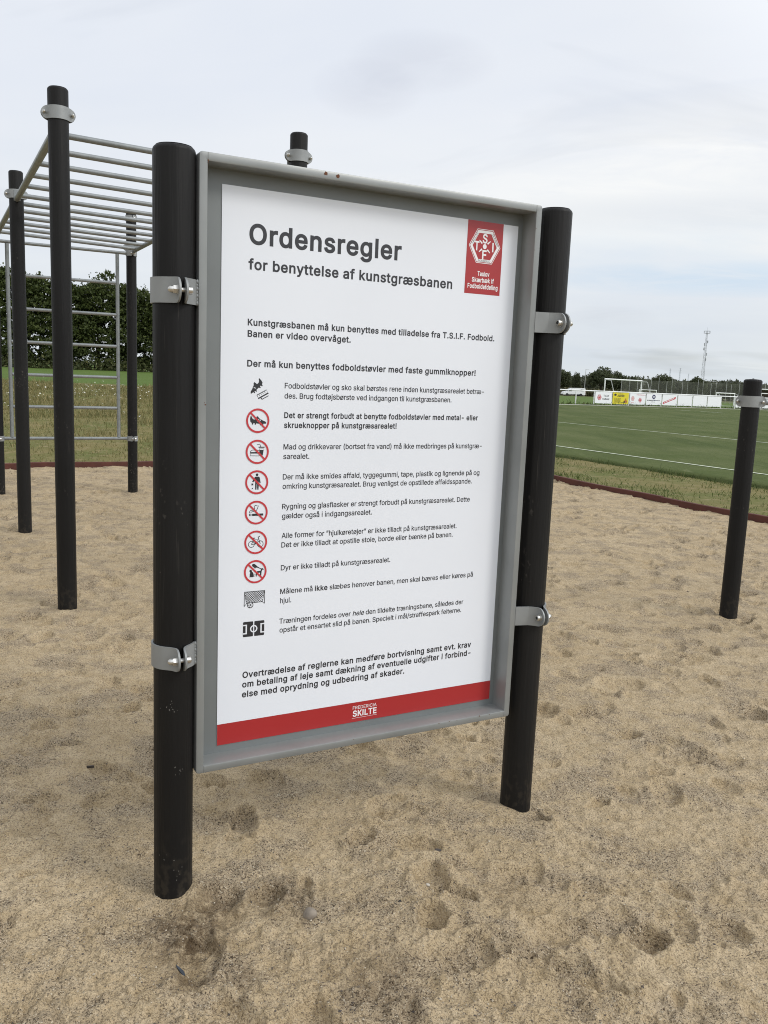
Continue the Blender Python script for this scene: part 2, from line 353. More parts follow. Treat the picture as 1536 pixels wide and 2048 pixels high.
def ground_mat():
    m = bpy.data.materials.new('grass_ground'); m.use_nodes = True; t = m.node_tree; b = t.nodes['Principled BSDF']
    b.inputs['Roughness'].default_value = .9; b.inputs['Specular IOR Level'].default_value = .1
    g = t.nodes.new('ShaderNodeTexCoord'); sp = t.nodes.new('ShaderNodeSeparateXYZ'); t.links.new(g.outputs['Object'], sp.inputs[0])
    def no(scale, det=4, ro=.55):
        n = t.nodes.new('ShaderNodeTexNoise'); n.inputs['Scale'].default_value = scale; n.inputs['Detail'].default_value = det; n.inputs['Roughness'].default_value = ro
        t.links.new(g.outputs['Object'], n.inputs[0]); return n.outputs[0]
    def rmp(s, a, c, x=0., y=1.):
        r = t.nodes.new('ShaderNodeMapRange'); r.inputs[1].default_value = a; r.inputs[2].default_value = c; r.inputs[3].default_value = x; r.inputs[4].default_value = y
        t.links.new(s, r.inputs[0]); return r.outputs[0]
    def mx(f, a, c):
        n = t.nodes.new('ShaderNodeMix'); n.data_type = 'RGBA'
        for i, v in ((0, f), (6, a), (7, c)):
            if isinstance(v, tuple): n.inputs[i].default_value = (*v, 1)
            else: t.links.new(v, n.inputs[i])
        return n.outputs[2]
    def ad(x, y):
        n = t.nodes.new('ShaderNodeMath'); n.operation = 'ADD'; t.links.new(x, n.inputs[0]); t.links.new(y, n.inputs[1]); return n.outputs[0]
    rough = mx(rmp(no(.9, 5), .38, .62), (.175, .150, .062), (.120, .128, .042))
    rough = mx(rmp(no(5, 5, .65), .50, .72), rough, (.240, .195, .105))
    mown = mx(rmp(no(.35, 5), .35, .65), (.084, .130, .030), (.100, .144, .038))
    mown = mx(rmp(no(9, 3), .45, .75), mown, (.075, .125, .022))
    far = mx(rmp(no(.06, 4), .40, .60), (.145, .140, .065), (.10, .115, .045))
    d = ad(sp.outputs[1], rmp(no(.5, 3), 0, 1, -2.2, 2.2))
    c = mx(rmp(d, 28.2, 29.4), rough, mown)
    c = mx(rmp(d, 185, 205), c, far)
    t.links.new(c, b.inputs['Base Color'])
    bp = t.nodes.new('ShaderNodeBump'); bp.inputs['Strength'].default_value = .7; bp.inputs['Distance'].default_value = .03
    t.links.new(no(16, 4, .6), bp.inputs['Height']); t.links.new(bp.outputs[0], b.inputs['Normal'])
    return m
MGROUND = ground_mat()
def turf_mat():
    m = bpy.data.materials.new('artificial_turf'); m.use_nodes = True; t = m.node_tree; b = t.nodes['Principled BSDF']
    b.inputs['Roughness'].default_value = .95; b.inputs['Specular IOR Level'].default_value = .05
    g = t.nodes.new('ShaderNodeTexCoord')
    def no(sc, scale, det, ro=.6):
        mp_ = t.nodes.new('ShaderNodeMapping'); mp_.inputs['Rotation'].default_value = (0, 0, -ANG); mp_.inputs['Scale'].default_value = sc; t.links.new(g.outputs['Object'], mp_.inputs[0])
        n = t.nodes.new('ShaderNodeTexNoise'); n.inputs['Scale'].default_value = scale; n.inputs['Detail'].default_value = det; n.inputs['Roughness'].default_value = ro; t.links.new(mp_.outputs[0], n.inputs[0]); return n.outputs[0]
    def mx(f, lo, hi, a, c):
        r = t.nodes.new('ShaderNodeMapRange'); r.inputs[1].default_value = lo; r.inputs[2].default_value = hi; t.links.new(f, r.inputs[0])
        n = t.nodes.new('ShaderNodeMix'); n.data_type = 'RGBA'; t.links.new(r.outputs[0], n.inputs[0])
        for k, v in ((6, a), (7, c)):
            if isinstance(v, tuple): n.inputs[k].default_value = (*v, 1)
            else: t.links.new(v, n.inputs[k])
        return n.outputs[2]
    c = mx(no((1, 1, 1), .35, 6), .36, .64, (.078, .102, .034), (.112, .130, .054))
    c = mx(no((1, .10, 1), 1.3, 4), .50, .72, c, (.064, .086, .030))          # brushing bands along the length
    c = mx(no((1, 1, 1), 9, 6, .75), .50, .74, c, (.052, .068, .026))          # dark infill between the fibres
    c = mx(no((1, .4, 1), 2.2, 6, .7), .60, .76, c, (.150, .160, .085))        # worn pale patches
    t.links.new(c, b.inputs['Base Color'])
    bp = t.nodes.new('ShaderNodeBump'); bp.inputs['Strength'].default_value = .8; bp.inputs['Distance'].default_value = .025; t.links.new(no((1, 1, 1), 28, 4), bp.inputs['Height']); t.links.new(bp.outputs[0], b.inputs['Normal'])
    return m
MPITCH = turf_mat()
MLINE = mat('pitch_line_paint', (.55, .58, .46), .8, 0, .2, (6, (.30, .36, .22), .45, .75, 5))
MKERB = mat('pale_kerb', (.48, .48, .42), .85)

# ------------------------------------------------------------------ ground sheet
def polar(rs, an):
    R, T = np.meshgrid(rs, an, indexing='ij'); return R * np.sin(T), R * np.cos(T)
def grid_faces(nr, nc, wrap=False):
    i = np.arange(nr - 1)[:, None]; j = np.arange(nc if wrap else nc - 1)[None, :]; j2 = (j + 1) % nc
    return np.stack([i * nc + j, i * nc + j2, (i + 1) * nc + j2, (i + 1) * nc + j], -1).reshape(-1, 4)
an = np.concatenate([np.linspace(-math.pi, -.72, 60)[:-1], np.linspace(-.72, .72, 340), np.linspace(.72, math.pi, 60)[1:]])
rs = np.concatenate([np.linspace(.3, 9, 20)[:-1], np.arange(9, 20, .14), np.geomspace(20, 60, 90), np.geomspace(62, 4500, 70)])
X, Y = polar(rs, an); a, b = ab_np(X, Y)
Z = terr(X, Y) + .035 * fbm(X * .6, Y * .6, 3, 5) * np.clip((np.hypot(X, Y) - 9) / 10, 0, 1)
Z = Z - np.where((a < 7.56) & (b < 7.33), .10, 0.0)
np_obj('ground', np.stack([X, Y, Z], -1).reshape(-1, 3), grid_faces(len(rs), len(an)), MGROUND, smooth=True, kind='structure')

# ------------------------------------------------------------------ sand
rng = np.random.default_rng(7)
GX0, GY0, GR = -9.0, .5, .005
gw, gh = 3700, 3140
ras = np.zeros((gh, gw), np.float32)
def pit(x, y, la, lb, ang, dep, rim=.32, skew=0.0):
    R = 1.7 * max(la, lb); i0 = int((x - R - GX0) / GR); i1 = int((x + R - GX0) / GR) + 1; j0 = int((y - R - GY0) / GR); j1 = int((y + R - GY0) / GR) + 1
    i0, j0 = max(i0, 0), max(j0, 0); i1, j1 = min(i1, gw), min(j1, gh)
    if i1 <= i0 or j1 <= j0: return
    xx = GX0 + np.arange(i0, i1) * GR - x; yy = GY0 + np.arange(j0, j1)[:, None] * GR - y
    c, s = math.cos(ang), math.sin(ang); u = (c * xx + s * yy) / la; v = (-s * xx + c * yy) / lb
    r2 = u * u + v * v; r = np.sqrt(r2)
    p = -dep * np.clip(1 - r2, 0, 1) ** (.38 + .42 * np.clip(.5 - u * .7, 0, 1)) * np.clip(1 + skew * u, .05, 2) + rim * dep * np.exp(-((r - 1.18) / .24) ** 2)
    ras[j0:j1, i0:i1] += p
for k in range(6500):
    x = rng.uniform(-8.5, 9.5); y = rng.uniform(.8, 16)
    s = rng.choice([.5, .8, 1.0, 1.3], p=[.35, .35, .2, .1])
    pit(x, y, .085 * s * rng.uniform(.7, 1.4), .05 * s * rng.uniform(.7, 1.3), rng.uniform(0, 6.28), .019 * s * rng.uniform(.3, 1.6), rng.uniform(.12, .4), rng.uniform(.2, .95))
for k in range(9000):      # clods and crumbs
    q = .75 / rng.uniform(.055, .45); t = rng.uniform(-.6, .6); r0 = rng.uniform(.006, .020)
    pit(q * math.sin(t), q * math.cos(t), r0 * rng.uniform(.8, 1.6), r0, rng.uniform(0, 6.28), -r0 * rng.uniform(.15, .5), 0, 0)
for k in range(600):        # shoe prints in pairs of sole and heel
    x = rng.uniform(-7, 8); y = rng.uniform(1.6, 14); q = rng.uniform(0, 6.28); dd = rng.uniform(.016, .032)
    pit(x, y, .10, .055, q, dd, .3, .25); pit(x - .17 * math.cos(q), y - .17 * math.sin(q), .05, .045, q, dd * 1.1, .35)
# the deep heel print lower right, the scrape beside it, and the scuffs by the posts
pit(.765, 2.13, .075, .060, .5, .055, .25, .45)
pit(.70, 2.20, .085, .05, 1.0, .02, .3)
pit(.545, 1.985, .13, .035, -.55, .026, .45, .3)
pit(.42, 2.06, .12, .04, -.4, .014, .5)
pit(-.69, 2.16, .08, .06, .4, .014, .2)
pit(.40, 2.45, .14, .10, .2, .016, .25)
pit(1.25, 3.3, .11, .08, .6, .028, .3); pit(1.15, 3.35, .07, .05, 1.2, .022, .4)
pit(1.22, 4.15, .14, .09, .2, .03, .3)
pit(-.75, 3.28, .12, .09, .1, .03, .25)
pit(-1.94, 5.84, .10, .06, .6, .03, .4)
yy, xx = np.mgrid[0:gh, 0:gw]; xx = GX0 + xx * GR; yy = GY0 + yy * GR
def mound(x, y, r, h): 
    global ras
    ras += (h * np.exp(-((xx - x) ** 2 + (yy - y) ** 2) / r ** 2)).astype(np.float32)
mound(-1.85, 5.00, .12, .02); mound(-2.95, 10.0, .25, -.05)
del xx, yy
def ras_at(x, y):
    fx = np.clip((x - GX0) / GR, 0, gw - 1.001); fy = np.clip((y - GY0) / GR, 0, gh - 1.001)
    i = fx.astype(int); j = fy.astype(int); fx -= i; fy -= j
    return (ras[j, i] * (1 - fx) + ras[j, i + 1] * fx) * (1 - fy) + (ras[j + 1, i] * (1 - fx) + ras[j + 1, i + 1] * fx) * fy
POSTS_XY = [(-.566, 2.282), (.509, 2.867), (2.316, 5.557)] + [tuple(W(a_, b_).xy) for a_, b_ in ((0, 0), (0, 2.615), (-.045, 4.94), (1.405, 4.94))]
HEAPS = ((-.485, 2.30, .085, .026), (-.62, 2.20, .08, .006), (.44, 2.80, .07, .014), (.56, 2.80, .05, -.012))
def sand_h(x, y):
    wx = x + .03 * vnoise(x * 7, y * 7, 31) + .014 * vnoise(x * 26, y * 26, 33); wy = y + .03 * vnoise(x * 7 + 5, y * 7, 32) + .014 * vnoise(x * 26, y * 26 + 3, 34)
    cal = np.ones_like(x)                                # sand lies smoother right against the posts
    for (qx, qy) in POSTS_XY: cal = np.minimum(cal, np.clip((np.hypot(x - qx, y - qy) - .055) / .07, 0, 1))
    cal = .22 + .78 * cal * cal * (3 - 2 * cal)
    rg = 1 - np.abs(fbm(x * 5.0, y * 5.0, 3, 41)) * 2
    h = .016 * fbm(x * .9, y * .9, 3, 3) + (ras_at(wx, wy) + .0045 * rg + .0035 * fbm(x * 14, y * 14, 2, 61) + .0046 * fbm(x * 40, y * 40, 3, 71)) * cal + .007 * fbm(x * 4, y * 4, 3, 51)
    for (qx, qy, r_, k) in HEAPS: h = h + k * np.exp(-((x - qx) ** 2 + (y - qy) ** 2) / r_ ** 2)
    return h
an = np.concatenate([np.linspace(-math.pi, -.66, 70)[:-1], np.linspace(-.66, .66, 860), np.linspace(.66, math.pi, 70)[1:]])
rl = list(np.linspace(.25, 1.5, 14)); r = 1.5
while r < 18:
    r += min(.0007 * r * r, .034); rl.append(r)
rl += [20, 23]
rs = np.array(rl)
X, Y = polar(rs, an); a, b = ab_np(X, Y)
ca = np.clip(a, -16, 7.59); cb = np.clip(b, -18, 7.355)
mask = ((a != ca) | (b != cb))
X = A0.x + ca * E1.x + cb * E2.x; Y = A0.y + ca * E1.y + cb * E2.y
Z = sand_h(X, Y)
edge = np.minimum(7.59 - ca, 7.355 - cb)                 # sand banks up unevenly against the boards
Z = Z + np.exp(-edge / .12) * (.004 + .03 * vnoise(X * 2.2, Y * 2.2, 91))
F = grid_faces(len(rs), len(an)); mk = mask.ravel()[F].all(1)
np_obj('sand', np.stack([X, Y, Z], -1).reshape(-1, 3), F[~mk], MSAND, smooth=True, kind='structure')
def sz(x, y): return float(sand_h(np.array([x]), np.array([y]))[0])

# loose grit lying on the sand: octahedra of a few millimetres, one uncountable cover
n = 60000
rr = 1.45 / rng.uniform(.2, 1.0, n) ; tt = rng.uniform(-.62, .62, n)
gx, gy = rr * np.sin(tt), rr * np.cos(tt); a, b = ab_np(gx, gy); ok = (a < 7.5) & (b < 7.3); gx, gy = gx[ok], gy[ok]
ok = vnoise(gx * 3.1, gy * 3.1, 77) + rng.uniform(-.4, .4, len(gx)) > .05; gx, gy = gx[ok], gy[ok]; n = len(gx)
gz = sand_h(gx, gy); sc = rng.gamma(2.2, .00045, n) + .0008
oct_ = np.array([[1, 0, 0], [-1, 0, 0], [0, 1, 0], [0, -1, 0], [0, 0, 1], [0, 0, -1]], float)
of = np.array([[0, 2, 4], [2, 1, 4], [1, 3, 4], [3, 0, 4], [2, 0, 5], [1, 2, 5], [3, 1, 5], [0, 3, 5]])
V = oct_[None] * rng.uniform(.6, 1.3, (n, 6, 1)) * sc[:, None, None]
q = rng.uniform(0, 6.28, n); V = np.stack([V[..., 0] * np.cos(q)[:, None] - V[..., 1] * np.sin(q)[:, None], V[..., 0] * np.sin(q)[:, None] + V[..., 1] * np.cos(q)[:, None], V[..., 2] * .7], -1)
V += np.stack([gx, gy, gz + sc * .3], -1)[:, None, :]
o = np_obj('gravel', V.reshape(-1, 3), (of[None] + 6 * np.arange(n)[:, None, None]).reshape(-1, 3), MGRAV)
tag(o, 'loose pale and dark grit scattered over the trampled sand', 'gravel', kind='stuff')

# a few single finds on the sand
def stone(x, y, d, col, label, name='stone', seed=1):
    import bmesh
    bm = bmesh.new(); bmesh.ops.create_icosphere(bm, subdivisions=3, radius=1)
    r_ = random.Random(seed); ax = [Vector((r_.uniform(-1, 1), r_.uniform(-1, 1), r_.uniform(-1, 1))).normalized() for _ in range(9)]; cut = [r_.uniform(.66, .92) for _ in ax]
    for v in bm.verts:
        p = v.co.copy()
        for k, c in zip(ax, cut):
            e = p.dot(k) - c
            if e > 0: p -= k * e * .85
        v.co = Vector((p.x * d[0], p.y * d[1], p.z * d[2])) / 2
    me = bpy.data.meshes.new(name); bm.to_mesh(me); bm.free(); me.materials.append(mat(name + '_stone', col, .8, 0, .3, (60, tuple(c * .7 for c in col), .35, .7)))
    for p in me.polygons: p.use_smooth = True
    o = link(bpy.data.objects.new(name, me)); o.location = (x, y, sz(x, y) + d[2] * .18); o.rotation_euler = (0.1, .1, r_.uniform(0, 3)); tag(o, label, 'stone')
stone(-.16, 2.18, (.044, .034, .036), (.27, .23, .185), 'pale brown lump of stone in the sand to the right of the left post', seed=4)
stone(.213, 2.511, (.026, .017, .011), (.075, .065, .06), 'small dark grey pebble on the sand under the middle of the sign', 'pebble', 5)
stone(.091, 2.259, (.016, .009, .006), (.03, .028, .028), 'tiny black chip on the sand in front of the sign', 'chip', 6)
stone(.178, 2.378, (.018, .014, .012), (.56, .52, .45), 'small whitish pebble in the sand beside the dark grey one', 'pebble', 7)
def chip(x, y, pts, th, col, label, name, cat, tilt=.1):
    m = MB(); m.prism([(p[0], p[1]) for p in pts], -th / 2, th / 2)
    o = m.build(name, mat(name + '_surface', col, .55, 0, .4, (40, tuple(c * 1.6 for c in col), .45, .75)), sharp=30)
    o.rotation_euler = (rad(90) + tilt, tilt, 0); o.location = (x, y, sz(x, y) + th * .6 + .004); tag(o, label, cat)
chip(-1.072, 3.026, [(-.025, -.004), (-.01, -.006), (.016, -.004), (.026, .002), (.016, .006), (-.006, .004), (-.024, .004)], .008, (.035, .028, .022), 'short dark splinter of wood on the sand left of the sign', 'stick', 'stick', -.15)
chip(-.468, 1.958, [(-.015, -.013), (-.006, -.009), (.009, -.001), (.016, .008), (.013, .013), (.003, .005), (-.010, -.006)], .003, (.030, .038, .048), 'bluish black sliver of plastic on damp sand below the left post', 'shard', 'litter', .25)

# ------------------------------------------------------------------ edging boards
def edging(label, p0, p1, th=.05, top=.085):
    d = (p1 - p0); L = d.length; root = thing('edging_board', label, 'edging board', p0, math.atan2(d.y, d.x)); r_ = random.Random(int(L * 10)); x0 = 0.0
    while x0 < L - .1:
        ln = min(2.4, L - x0); nseg = max(int(ln / .3), 2); vs = []; dy, dz, sl = r_.uniform(-.008, .008), r_.uniform(-.012, .010), r_.uniform(-.006, .006)
        for i in range(nseg + 1):
            x = x0 + .003 + (ln - .006) * i / nseg; wv = .004 * math.sin(x * 3.1) + .003 * math.sin(x * 1.3)
            for (yy, zz) in ((-th / 2, -.14), (-th / 2, top - .006), (-th / 2 + .006, top), (th / 2 - .006, top), (th / 2, top - .006), (th / 2, -.14)):
                vs.append((x, yy + dy + wv, zz + ((wv + dz + sl * (i / nseg - .5) * 2) if zz > 0 else 0)))
        fs = [(i * 6 + k, i * 6 + (k + 1) % 6, i * 6 + 6 + (k + 1) % 6, i * 6 + 6 + k) for i in range(nseg) for k in range(6)]
        fs += [tuple(range(5, -1, -1)), tuple(range(nseg * 6, nseg * 6 + 6))]
        MB().add(vs, fs).build('plank', MBOARD, root, sharp=40); x0 += ln
edging('red brown plank edging along the back of the sand, below the long dry grass', W(-14, 7.385), W(7.59, 7.385))
edging('red brown plank edging down the right side of the sand, beside the football pitch', W(7.625, 7.41), W(7.625, -14))

# ------------------------------------------------------------------ football pitch
def fence_b(a): return 46.5 + .0875 * (a - 44.9)
aa = np.concatenate([np.linspace(10.52, 22, 24), np.linspace(23, 120, 60)])
bm_ = np.minimum(fence_b(aa) - .9, 33 + (aa - 10.52) * .9)
tt = np.linspace(0, 1, 90)
PA = np.repeat(aa[:, None], 90, 1); PB = -70 + (bm_[:, None] + 70) * tt[None]
PX = A0.x + PA * E1.x + PB * E2.x; PY = A0.y + PA * E1.y + PB * E2.y; PZ = terr(PX, PY) + .045
V = np.stack([PX, PY, PZ], -1).reshape(-1, 3); F = grid_faces(len(aa), 90)
# thickness at the near edge
lo = V.reshape(len(aa), 90, 3)[0].copy(); lo[:, 2] -= .2; n0 = len(V); V = np.vstack([V, lo])
F = np.vstack([F, np.stack([np.arange(89), n0 + np.arange(89), n0 + np.arange(1, 90), np.arange(1, 90)], -1)])
np_obj('football_pitch', V, F, MPITCH, smooth=True, kind='structure')
def strip(name, pts, wd, dz, m, thick=0.0):
    L, R = [], []
    for i, p in enumerate(pts):
        q = pts[min(i + 1, len(pts) - 1)]; p_ = pts[max(i - 1, 0)]; d = (Vector(q) - Vector(p_)); d.z = 0; d.normalize(); s = Vector((-d.y, d.x, 0)) * wd / 2
        for S, sg in ((L, 1), (R, -1)):
            v = Vector(p) + s * sg; v.z = tz(v.x, v.y) + dz; S.append(v)
    k = len(pts); vs = L + R; fs = [(i, k + i, k + i + 1, i + 1) for i in range(k - 1)]
    if thick:
        n_ = len(vs); vs = vs + [v - Vector((0, 0, thick)) for v in L + R]
        fs += [(i + n_, i + 1 + n_, i + 1, i) for i in range(k - 1)] + [(k + i, k + i + 1, k + i + 1 + n_, k + i + n_) for i in range(k - 1)]
    return MB().add(vs, fs).build(name, m, sharp=0, kind='structure')
strip('pitch_line', [W(12.1, b) for b in np.arange(-60, 33, 1.5)], .10, .053, MLINE)
strip('pitch_line', [W(20.5, b) for b in np.arange(-60, 40, 1.5)], .10, .053, MLINE)
for b0, b1 in ((41.0, 42.6), (38.2, 39.7), (35.2, 37.4), (31.0, 32.0), (26, 29)):
    strip('pitch_line', [W(46.4 + .04 * i, b) for i, b in enumerate(np.linspace(b0, b1, 4))], .16, .053, MLINE)
strip('kerb', [W(a, fence_b(a) - .83) for a in np.arange(26, 118, 2.0)], .14, .085, MKERB, .15)

# ------------------------------------------------------------------ grass blades (uncountable)
def blades(x, y, h, wd, lean, mt, name, label, z0=None):
    n = len(x); z = (terr(x, y) if z0 is None else z0) - .02
    ph = rng.uniform(0, 6.28, n); lx, ly = np.cos(ph) * lean * h, np.sin(ph) * lean * h
    th = rng.uniform(0, 6.28, n); wx, wy = np.cos(th) * wd / 2, np.sin(th) * wd / 2
    P = np.stack([x, y, z], -1)
    o_ = lambda dx, dy, dz: P + np.stack([dx, dy, dz], -1)
    V = np.stack([o_(-wx, -wy, 0 * h), o_(wx, wy, 0 * h), o_(lx * .35 + wx * .7, ly * .35 + wy * .7, h * .6), o_(lx * .35 - wx * .7, ly * .35 - wy * .7, h * .6), o_(lx, ly, h)], 1).reshape(-1, 3)
    k = 5 * np.arange(n)[:, None]
    F = np.vstack([k + np.array([[0, 1, 2]]), k + np.array([[0, 2, 3]]), k + np.array([[3, 2, 4]])])
    o = np_obj(name, V, F, mt); return tag(o, label, 'grass', kind='stuff')
def scatter(n, x0, x1, y0, y1, f):
    x = rng.uniform(x0, x1, n); y = rng.uniform(y0, y1, n); k = f(x, y); return x[k], y[k]
def f_left(x, y):
    a, b = ab_np(x, y); lim = 28.6 + 2.2 * vnoise(x * .5, y * .5, 12)
    return (b > 7.44) & (y < lim) & (x < .25 * y) & ((a < 10.4) | (b > 20)) & (fbm(x * 1.3, y * 1.3, 3, 21) + rng.uniform(-.5, .5, len(x)) > -.28)
x, y = scatter(150000, -19, 3, 11.5, 30, f_left)
hh = rng.gamma(4, .016, len(x)) * np.interp(y, [12, 15, 22, 29], [.55, .8, 1.35, 1.3]) * (1 + .9 * fbm(x * .8, y * .8, 2, 23)).clip(.4, 2)
blades(x, y, hh, .007 + .0009 * y * .5, .55, MBLADE, 'rough_grass', 'long dry yellow green grass growing on the bank behind the sand')
def f_verge(x, y):
    a, b = ab_np(x, y); return (a > 7.66) & (a < 10.50 + .12 * vnoise(x * 4, y * 4, 5)) & (b < 20) & (fbm(x * 1.1, y * 1.1, 3, 25) + rng.uniform(-.45, .45, len(x)) > -.05)
x, y = scatter(130000, 1, 12, 4, 24, f_verge)
hh = rng.gamma(4, .011, len(x)) * (1 + 1.1 * fbm(x * 1.0, y * 1.0, 2, 27)).clip(.4, 2.4)
blades(x, y, hh, .011, .7, MBLADEG, 'verge_grass', 'short patchy grass strip growing between the planks and the pitch')
def f_edge(x, y):
    a, b = ab_np(x, y); return (a > 10.36) & (a < 10.60) & (b < 30) & (b > -5)
x, y = scatter(90000, 0, 14, 3, 30, f_edge)
blades(x, y, rng.gamma(4, .016, len(x)), .014, .6, leaf_mat('edge_grass_blades', (.025, .045, .012), (.075, .100, .030), (.042, .066, .018)), 'edge_grass', 'dark green tuft line growing along the near edge of the pitch')
def f_fb(x, y):
    a, b = ab_np(x, y); d = b - fence_b(a); return (d > -.75) & (d < .7)
x, y = scatter(60000, 8, 46, 60, 90, f_fb)
blades(x, y, rng.gamma(3, .05, len(x)), .06, .5, leaf_mat('fence_grass_blades', (.04, .06, .016), (.13, .125, .045), (.06, .09, .022)), 'fence_grass', 'unmown grass tufts growing along the foot of the white pitch fence')
# white umbels in the dry grass
fx = np.concatenate([rng.normal(cx, sx, k) for cx, sx, k in ((-8.9, 1.6, 80), (-10.5, 1.4, 40), (-12, 2.5, 40), (-7.6, .8, 45), (-6, 2.5, 40))])
fy = np.concatenate([rng.normal(cy, sy, k) for cy, sy, k in ((24.0, 1.5, 80), (20.5, 1.5, 40), (22.5, 2.5, 40), (23.2, .9, 45), (19, 2.0, 40))])
a, b = ab_np(fx, fy); ok = (b > 8) & (fy < 28.5); fx, fy = fx[ok], fy[ok]; n = len(fx)
fh = rng.uniform(.12, .34, n); fs_ = rng.uniform(.010, .026, n); c6 = np.array([[math.cos(t), math.sin(t), 0] for t in np.arange(6) * math.pi / 3])
tilt = rng.uniform(-.7, .7, (n, 2)); V = c6[None] * fs_[:, None, None]; V[..., 2] = V[..., 0] * tilt[:, :1] + V[..., 1] * tilt[:, 1:]
V = V + np.stack([fx, fy, terr(fx, fy) + fh], -1)[:, None]
top = np.stack([fx, fy, terr(fx, fy) + fh + fs_ * .5], -1)[:, None]; V = np.concatenate([V, top], 1)
F = np.array([[i, (i + 1) % 6, 6] for i in range(6)])[None] + 7 * np.arange(n)[:, None, None]
o = np_obj('wildflowers', V.reshape(-1, 3), F.reshape(-1, 3), MFLOW); tag(o, 'small white flower heads scattered through the long dry grass', 'flowers', kind='stuff')

# ------------------------------------------------------------------ foliage
def leaf_quads(P, size, rg, flat=.0):
    n = len(P); d = rg.normal(size=(n, 3)); d /= np.linalg.norm(d, axis=1)[:, None]
    e = rg.normal(size=(n, 3)); e -= d * (d * e).sum(1)[:, None]; e /= np.linalg.norm(e, axis=1)[:, None]
    s = (size * rg.uniform(.6, 1.4, n))[:, None]
    V = np.stack([P - d * s, P + e * s * .55, P + d * s, P - e * s * .55], 1).reshape(-1, 3)
    return V, (4 * np.arange(n)[:, None] + np.arange(4)[None])
def hedge():
    rg = np.random.default_rng(3)
    o = thing('hedge', 'tall dense dark green hedge across the mown field behind the climbing frame', 'hedge', (0, 0, 0))
    p0, p1 = np.array([-46., 46.]), np.array([-2.5, 62.]); L = np.linalg.norm(p1 - p0); d = (p1 - p0) / L; nn = np.array([d[1], -d[0]])
    cl = []
    ncl = 5200
    s = rg.uniform(0, L, ncl); base = p0 + d * s[:, None]
    top = 5.1 + 1.5 * fbm(s * .22, s * 0 + 3.3, 3, 9) + 1.2 * vnoise(s * .9, s * 0 + 8, 19)
    h = top * (1 - rg.beta(1.0, 1.35, ncl) * .99); wdt = 1.4 * np.sqrt(np.clip(1 - (h / top - .35) ** 2 * 1.5, .12, 1))
    off = rg.uniform(-1, 1, ncl) * wdt
    C_ = np.stack([base[:, 0] + nn[0] * off, base[:, 1] + nn[1] * off, terr(base[:, 0], base[:, 1]) + h], -1)
    rc = rg.uniform(.28, .62, ncl)
    k = 66
    dr = rg.normal(size=(ncl, k, 3)); dr /= np.linalg.norm(dr, axis=2)[..., None]; dr[..., 2] = np.abs(dr[..., 2]) * .9 - .25
    P = (C_[:, None] + dr * (rc[:, None] * rg.uniform(.55, 1.08, (ncl, k)))[..., None]).reshape(-1, 3)
    # shoots sticking out of the top
    st = rg.uniform(0, L, 520); sh = 5.05 + 1.5 * fbm(st * .22, st * 0 + 3.3, 3, 9) + 1.2 * vnoise(st * .9, st * 0 + 8, 19)
    q = []
    for i in range(len(st)):
        m_ = 7; t_ = rg.uniform(0, .9 if i % 6 == 0 else .45); lx = rg.normal(0, .18)
        for j in range(m_):
            bx = p0 + d * (st[i] + lx * j / m_); q.append([bx[0] + rg.normal(0, .05), bx[1] + rg.normal(0, .05) - .3, tz(*bx) + sh[i] + t_ * j / m_])
    P = np.vstack([P, np.array(q)])
    V, F = leaf_quads(P, .092, rg); np_obj('foliage', V, F, MLEAF, o)
    for i in range(70):
        t_ = rg.uniform(0, L); c = p0 + d * t_ + nn * rg.uniform(-.5, .3); z = tz(*c); lean = rg.normal(0, .25, 2)
        MB().tube((c[0], c[1], z - .1), (c[0] + lean[0], c[1] + lean[1], z + rg.uniform(2.5, 4.2)), rg.uniform(.05, .12), .03, 6).build('stem', MTREE, o)
    # rank growth at the foot
    n = 9000; t_ = rg.uniform(0, L, n); c = p0 + d * t_[:, None] + nn * rg.uniform(.6, 2.3, n)[:, None]
    hz = np.abs(rg.normal(0, .35, n)) * (1 + .9 * vnoise(t_ * .5, t_ * 0, 4))
    P = np.stack([c[:, 0], c[:, 1], terr(c[:, 0], c[:, 1]) + hz], -1); V, F = leaf_quads(P, .10, rg); np_obj('undergrowth', V, F, leaf_mat('undergrowth_leaves', (.035, .045, .015), (.115, .115, .045), (.06, .075, .025)), o)
hedge()
def tree_meshes(seed, nl=52, k=120, mt=MLEAFD, size=.15, squat=1.0):
    rg = np.random.default_rng(seed); V0 = []
    ph = rg.uniform(0, 6.28, nl); el = rg.uniform(-.35, 1.0, nl); R = rg.uniform(.45, .86, nl)
    cx = np.cos(ph) * np.sqrt(np.clip(1 - el * el, 0, 1)) * R; cy = np.sin(ph) * np.sqrt(np.clip(1 - el * el, 0, 1)) * R; cz = el * R * squat
    rc = rg.uniform(.2, .36, nl)
    dr = rg.normal(size=(nl, k, 3)); dr /= np.linalg.norm(dr, axis=2)[..., None]
    P = (np.stack([cx, cy, cz], -1)[:, None] + dr * (rc[:, None] * rg.uniform(.6, 1.1, (nl, k)))[..., None]).reshape(-1, 3)
    V, F = leaf_quads(P, size * .5, rg); return V, F
_tm = {}
